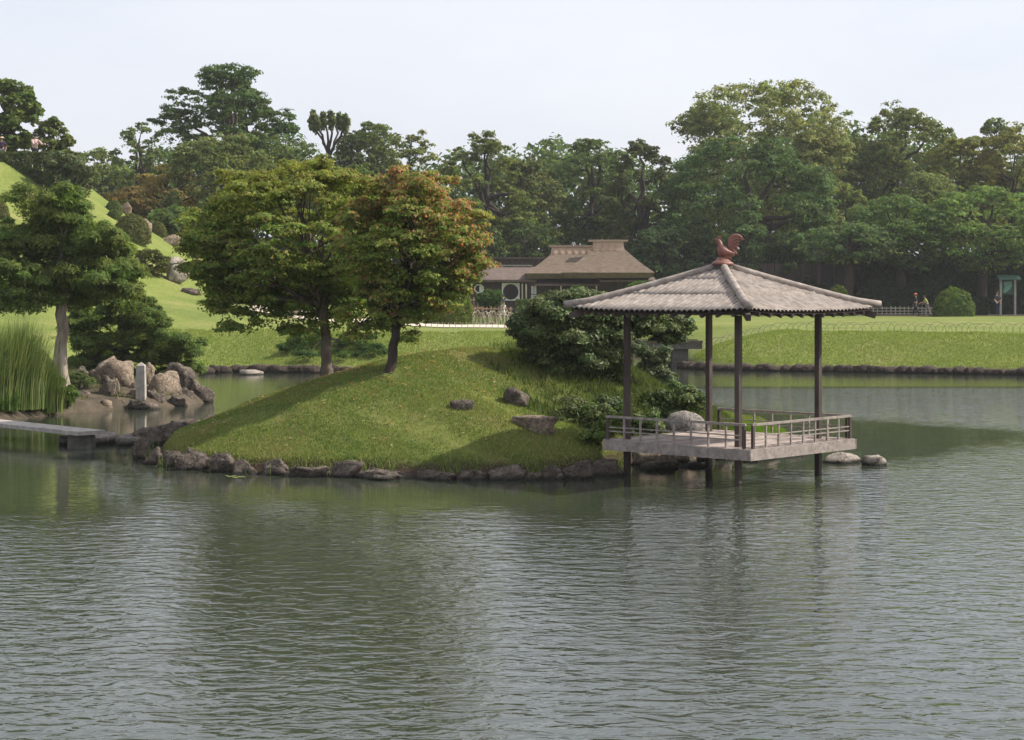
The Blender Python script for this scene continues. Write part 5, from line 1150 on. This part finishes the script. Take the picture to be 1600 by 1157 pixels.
# noticeboard
GREEN = noise_mat('green_paint', (.015, .045, .036), (.03, .075, .06), 4, rough=.5)
nb = thing('noticeboard', 'green-roofed noticeboard with a green map panel at the right edge', 'noticeboard', (X(1580, 121.5), 121.5, GZ)); Yn = 121.5
for px in (1563.5, 1586): mb = MB(); mb.bar((X(px, Yn), Yn, GZ-.1), (X(px, Yn), Yn, Zq(437, Yn)), .13, .13); mb.build('post', STONE, nb)
for sg in (-1, 1): mb = MB(); mb.hexa([(X(1557, Yn), Yn+sg*.6, Zq(438, Yn)), (X(1592, Yn), Yn+sg*.6, Zq(438, Yn)), (X(1592, Yn), Yn+sg*.01, Zq(431, Yn)), (X(1557, Yn), Yn+sg*.01, Zq(431, Yn)), (X(1557, Yn), Yn+sg*.6, Zq(437, Yn)), (X(1592, Yn), Yn+sg*.6, Zq(437, Yn)), (X(1592, Yn), Yn+sg*.01, Zq(430, Yn)), (X(1557, Yn), Yn+sg*.01, Zq(430, Yn))]); mb.build('roof', GREEN, nb)
mb = MB(); mb.box(X(1565, Yn), X(1585, Yn), Yn-.03, Yn+.03, Zq(460, Yn), Zq(439, Yn)); bo = mb.build('board', GREEN, nb)
MAPM = noise_mat('printed_map', (.08, .20, .15), (.14, .30, .23), 2, rough=.5, bump=0)
mb = MB(); oq = [(1567, 457), (1570, 448), (1568, 441), (1580, 440), (1581, 447), (1577, 453), (1571, 458)]; mb.add([(X(a, Yn), Yn-.036, Zq(b_, Yn)) for a, b_ in oq], [tuple(range(len(oq)))]); mb.build('map_print', MAPM, bo)
# bamboo fences
def lattice(name, label, x0, x1, yt, Y, step, mat, nr=3, zb=None):
    zb = gz((x0-800)/F*Y, Y) if zb is None else zb; a, b_ = X(x0, Y), X(x1, Y); zt = Zq(yt, Y); f = thing(name, label, 'fence', ((a+b_)/2, Y, zb)); n_ = int((b_-a)/step)
    for i in range(n_+1): xx = a+i*step; mb = MB(); mb.tube([(xx, Y, zb-.1), (xx, Y, zt+(.04 if i % 2 else 0))], .032 if i % 5 else .05, 6); mb.build('upright', mat, f)
    for k in range(nr): zz = zb+(zt-zb)*(.18+.64*k/max(nr-1, 1)); mb = MB(); mb.tube([(a-.05, Y-.05, zz), (b_+.05, Y-.05, zz)], .030, 6); mb.build('rail', mat, f)
lattice('bamboo_fence', 'low bamboo lattice fence along the back edge of the right lawn', 1330, 1475, 479.5, 121.5, .30, BAMBOO)
lattice('bamboo_fence', 'low bamboo lattice fence glimpsed under the pavilion roof at the lawn back', 1020, 1328, 480.5, 121.8, .34, BAMBOO)
lattice('bamboo_fence', 'reddish bamboo lattice fence behind the pale hoops by the house', 736, 800, 480, 100, .22, BAMBOO_RED)
lattice('bamboo_fence', 'short low bamboo rail beneath the octagonal window', 734, 756, 466, 112, .25, BAMBOO_RED, 2, zb=1.9)
def hoops(name, label, pts, w_, h_, mat, rad=.012, tilt=0, cross=True):
    f = thing(name, label, 'fence', pts[len(pts)//2])
    for i, p in enumerate(pts):
        p = Vector(p); nx_ = Vector(pts[min(i+1, len(pts)-1)])-Vector(pts[max(i-1, 0)]); nx_.z = 0; d_ = nx_.normalized(); ww = w_*random.uniform(.85, 1.2); hh = h_*random.uniform(.85, 1.12)
        c = [p+d_*(-math.cos(PI*k/9)*ww/2)+Vector((random.uniform(-.01, .01), (.02 if i % 2 else -.02), max(math.sin(PI*k/9), 0)*hh-(.12 if k in (0, 9) else 0)+random.uniform(-.01, .01))) for k in range(10)]
        mb = MB(); mb.tube(c, rad, 5); mb.build('hoop', mat, f)
    return f
pts = []
x = 7.6
while x < 22.5:
    Yq = 73.2-(x-7.4)*.36; Yq = float(Yq); pts.append((x, Yq, gz(x, Yq))); x += random.uniform(.20, .30)
hoops('hoop_fence', 'low fence of overlapping thin bamboo hoops along the far right lawn bank', pts, .62, .36, BAMBOO_GREY, .008)
pts = [(X(662+i*7.2, 84-.02*i), 83.0-.03*i, gz(X(662+i*7.2, 83), 83)) for i in range(20)]
hoops('hoop_fence', 'tall pale arched canes fencing the bed beyond the sand path', [(X(662+i*4.2, 86), 86+.3*math.sin(i), gz(X(662+i*4.2, 86), 86)) for i in range(40)], .50, .62, BAMBOO, .016)
f = thing('stake_fence', 'row of tiny forked pale stakes along the near side of the sand path', 'fence', (X(740, 76.6), 76.6, gz(X(740, 76.6), 76.6)))
for i in range(19):
    xx = X(655+i*9.5, 76.6); zz = gz(xx, 76.6); mb = MB(); mb.tube([(xx, 76.6, zz-.1), (xx, 76.6, zz+.15)], .018, 5); mb.tube([(xx-.07, 76.6, zz+.26), (xx, 76.6, zz+.14), (xx+.07, 76.6, zz+.26)], .013, 5); mb.build('stake', BAMBOO, f)
hoops('hoop_fence', 'thin dark hoops along the path on the left lawn behind the maples', [(X(330+i*7, 78), 78, gz(X(330+i*7, 78), 78)) for i in range(24)], .5, .34, BAMBOO_GREY, .01)
# reeds and flowers in the bed
n = 5000; x = rng.uniform(X(690, 90), X(812, 90), n); y = rng.uniform(87, 96, n); tag(blades('iris_bed', np.stack([x, y, h_main(x, y)], 1), .2, .05, pal(n, [(.14, .18, .05), (.18, .2, .08), (.10, .15, .03)], .3)), 'grassy planting bed in front of the thatched house', 'flower bed', kind='stuff')

# stone bridge ---------------------------------------------------
sb = thing('stone_bridge', 'dark flat stone bridge over the channel behind the evergreen', 'bridge', (6.0, 70.2, 0)); Yb = 69.3
mb = MB(); mb.box(X(930, Yb), X(1101, Yb), Yb+.9, Yb+3.0, Zq(547, Yb), Zq(538, Yb)); mb.build('deck', STONE_DARK, sb)
for y0 in (Yb+.88, Yb+2.8): mb = MB(); mb.box(X(930, Yb), X(1102, Yb), y0, y0+.25, Zq(538, Yb)+.004, Zq(533.5, Yb)); mb.build('turf_kerb', noise_mat('mossy_turf', (.06, .06, .03), (.13, .11, .06), 6), sb)
for px in (1066,): mb = MB(); mb.box(X(px-12, Yb), X(px+14, Yb), Yb+1.1, Yb+2.9, -.5, Zq(547, Yb)-.002); mb.build('pier', STONE_DARK, sb)

# ------------------------------------------------------------------ people
def cloth(n, c): return noise_mat(n, tuple(v*.8 for v in c), tuple(min(1, v*1.15) for v in c), 6, rough=.85, bump=.2)
SKIN = noise_mat('skin', (.42, .26, .19), (.52, .34, .26), 5, rough=.5, bump=.05)
HAIR = noise_mat('black_hair', (.012, .010, .009), (.03, .025, .022), 20, (1, 1, .2), .5, .4)
SHOE = cloth('shoe', (.04, .04, .045)); STRAW = noise_mat('straw', (.42, .32, .2), (.55, .43, .28), 20)
def skin_body(name, verts, edges, radii, mat, parent, org, lvl=1):
    me = bpy.data.meshes.new(name); off = wloc(parent); me.from_pydata([tuple(Vector(v)+Vector(org)-off) for v in verts], edges, []); me.materials.append(mat)
    o = bpy.data.objects.new(name, me); COL.objects.link(o); o.parent = parent; md = o.modifiers.new('Skin', 'SKIN'); md.use_smooth_shade = True
    if not me.skin_vertices: me.skin_vertices.new()
    for i, r in enumerate(radii): me.skin_vertices[0].data[i].radius = (r, r) if not hasattr(r, '__len__') else r
    me.skin_vertices[0].data[0].use_root = True
    sb_ = o.modifiers.new('Subdivision', 'SUBSURF'); sb_.levels = lvl; sb_.render_levels = lvl; return o
def person(label, x, y, z, h, face, top, bottom, stride=.22, hat=None, arms=((.25, -.1), (-.2, .1)), bend=0.0, hairm=HAIR, sit=False):
    "face: heading angle; the figure is laid out along its own forward axis"
    k = h/1.7; t_ = thing('person', label, 'person', (x, y, z)); c, s_ = math.cos(face), math.sin(face)
    def R(f, l, u): return (k*(c*f-s_*l), k*(s_*f+c*l), k*u)
    bz_ = lambda u: bend*max(0, u-.95)
    V = []; E = []; Rr = []
    def v(f, l, u, r, par=None):
        V.append(R(f+bz_(u), l, u-bend*.25*max(0, u-.95))); Rr.append(r*k); i = len(V)-1
        if par is not None: E.append((par, i))
        return i
    pel = v(0, 0, .93, .13); wa = v(0, 0, 1.08, .115, pel); ch = v(.01, 0, 1.27, .145, wa); nk = v(.0, 0, 1.44, .055, ch); nk2 = v(.01, 0, 1.50, .052, nk); hd = v(.03, 0, 1.60, .095, nk2); v(.015, 0, 1.675, .07, hd)
    legs = []; armj = []
    for sg, st in ((-1, stride), (1, -stride)):
        hp = v(0, sg*.09, .88, .095, pel); kn = v(st*.55+.03, sg*.10, .49, .062, hp); an = v(st*1.0-.05*(st < 0), sg*.10, .09, .04, kn); ft = v(st*1.0+.13, sg*.11, .035, .035, an); legs.append((hp, kn, an, ft))
    for sg, (e, hnd) in zip((-1, 1), arms):
        sh = v(.0, sg*.17, 1.38, .062, ch); el = v(e*.45, sg*.24, 1.12, .045, sh); wr = v(e*.9+hnd, sg*.21, .90+max(0, e)*.30, .03, el); pm = v(e*.9+hnd+.05, sg*.20, .84+max(0, e)*.32, .026, wr)
        for q in range(4): v(e*.9+hnd+.05+.025*(q-1.5)+.03, sg*(.20+.008*q), .75+.008*abs(q-1.5)+max(0, e)*.34, .009, pm)
        v(e*.9+hnd+.10, sg*.185, .80+max(0, e)*.33, .010, pm); armj.append((sh, el, wr))
    skin_body('body', V, E, Rr, SKIN, t_, (x, y, z))
    # clothes over the same joints
    def sub(name, ids, edges, rad, mat): skin_body(name, [V[i] for i in ids], edges, [r*k for r in rad], mat, t_, (x, y, z))
    ids = [pel, wa, ch, nk]+[j for a_ in armj for j in a_[:2]]; sub('shirt', ids, [(0, 1), (1, 2), (2, 3), (2, 4), (4, 5), (2, 6), (6, 7)], [.15, .135, .165, .06, .075, .06, .075, .06], top)
    ids = [pel]+[j for l in legs for j in l[:3]]; sub('trousers', ids, [(0, 1), (1, 2), (2, 3), (0, 4), (4, 5), (5, 6)], [.145, .115, .08, .055, .115, .08, .055], bottom)
    for l in legs:
        skin_body('shoe', [V[l[2]], V[l[3]]], [(0, 1)], [.05*k, .045*k], SHOE, t_, (x, y, z))
    hc = Vector(V[hd])+Vector((x, y, z)); bm = bmesh.new(); bmesh.ops.create_icosphere(bm, subdivisions=2, radius=1)
    off = wloc(t_); fw = Vector((c, s_, 0))
    for vv in bm.verts:
        p = vv.co.copy(); q_ = Vector((p.x*.102, p.y*.102, p.z*.115))*k
        if p.dot(fw) > .35 and p.z < .35: q_ *= .82
        vv.co = hc+Vector((0, 0, .02*k))-fw*.012*k+q_-off
    me = bpy.data.meshes.new('hair'); bm.to_mesh(me); bm.free(); me.materials.append(hairm); o = bpy.data.objects.new('hair', me); COL.objects.link(o); o.parent = t_
    # face: nose, eyes, mouth, ears
    lf = Vector((-s_, c, 0))
    for nm, df, dl, du, r in (('nose', .108, 0, -.012, .016), ('eye', .093, .033, .015, .010), ('eye', .093, -.033, .015, .010), ('mouth', .094, 0, -.045, .014), ('ear', .0, .096, 0, .02), ('ear', .0, -.096, 0, .02)):
        bm = bmesh.new(); bmesh.ops.create_icosphere(bm, subdivisions=1, radius=r*k); ce = hc+fw*df*k+lf*dl*k+Vector((0, 0, du*k))-off
        for vv in bm.verts: vv.co = Vector((vv.co.x, vv.co.y, vv.co.z*(.45 if nm == 'mouth' else 1)))+ce
        me = bpy.data.meshes.new(nm); bm.to_mesh(me); bm.free(); me.materials.append(HAIR if nm == 'eye' else SKIN); o = bpy.data.objects.new(nm, me); COL.objects.link(o); o.parent = t_
    if hat is not None:
        mb = MB(); nn_ = 16; pr = [(.19, .045), (.19, .055), (.112, .065), (.105, .125), (.06, .145), (.001, .148)]
        vs = [hc+Vector((r*k*math.cos(2*PI*q/nn_), r*k*math.sin(2*PI*q/nn_), u*k)) for r, u in pr for q in range(nn_)]
        mb.add(vs, [(j*nn_+q, j*nn_+(q+1) % nn_, (j+1)*nn_+(q+1) % nn_, (j+1)*nn_+q) for j in range(5) for q in range(nn_)]); mb.build('hat', hat, t_, True)
    return t_
g = lambda px, Y: (X(px, Y), Y, gz(X(px, Y), Y))
person('person in a dark top and white trousers walking left past the round window', *g(786, 101), 1.45, PI*.95, cloth('navy_top', (.03, .03, .05)), cloth('white_trousers', (.62, .60, .60)), .22)
person('person in dark clothes with an orange-red hat by the bamboo fence', *g(1431, 118), 1.50, PI*.9, cloth('black_top', (.02, .022, .03)), cloth('dark_trousers', (.03, .03, .04)), .2, hat=cloth('orange_hat', (.55, .14, .07)))
person('person in a yellow-green shirt and pale trousers bending by the bamboo fence', *g(1449, 118), 1.40, PI, cloth('lime_shirt', (.34, .38, .10)), cloth('grey_trousers', (.28, .25, .25)), .2, bend=.35, arms=((.5, .1), (.4, 0)))
person('person in dark clothes with light sleeves walking before the noticeboard', *g(1558, 119.4), 1.62, -PI*.45, cloth('black_vest', (.018, .018, .022)), cloth('navy_trousers', (.02, .025, .05)), .12, arms=((.3, .1), (.05, 0)))
person('person in a pale patterned shirt and dark cap standing on the hilltop', X(55, 93), 93, gz(X(55, 93), 93), 1.68, -PI*.3, cloth('pink_shirt', (.50, .36, .33)), cloth('black_trousers', (.02, .02, .03)), .05, arms=((.9, .0), (.9, .0)), hat=HAIR)
person('person in a dark vest and straw hat at the left edge of the hilltop', X(3, 92.6), 92.6, gz(X(3, 92.6), 92.6)-.0, 1.40, -PI*.5, cloth('purple_vest', (.06, .03, .06)), cloth('grey_slacks', (.15, .15, .16)), .05, hat=STRAW)

# ------------------------------------------------------------------ warm damp air between the pond and the far trees
mb = MB(); mb.box(-420, 420, -30, 320, -1.2, 32)
hm = bpy.data.materials.new('haze'); hm.use_nodes = True; t = hm.node_tree; t.nodes.clear()
pv_ = t.nodes.new('ShaderNodeVolumePrincipled'); pv_.inputs['Density'].default_value = .00026; pv_.inputs['Color'].default_value = (.93, .95, 1, 1); pv_.inputs['Anisotropy'].default_value = .2
o_ = t.nodes.new('ShaderNodeOutputMaterial'); t.links.new(pv_.outputs[0], o_.inputs['Volume'])
tag(mb.build('haze', hm), kind='stuff')
S.cycles.volume_bounces = 0
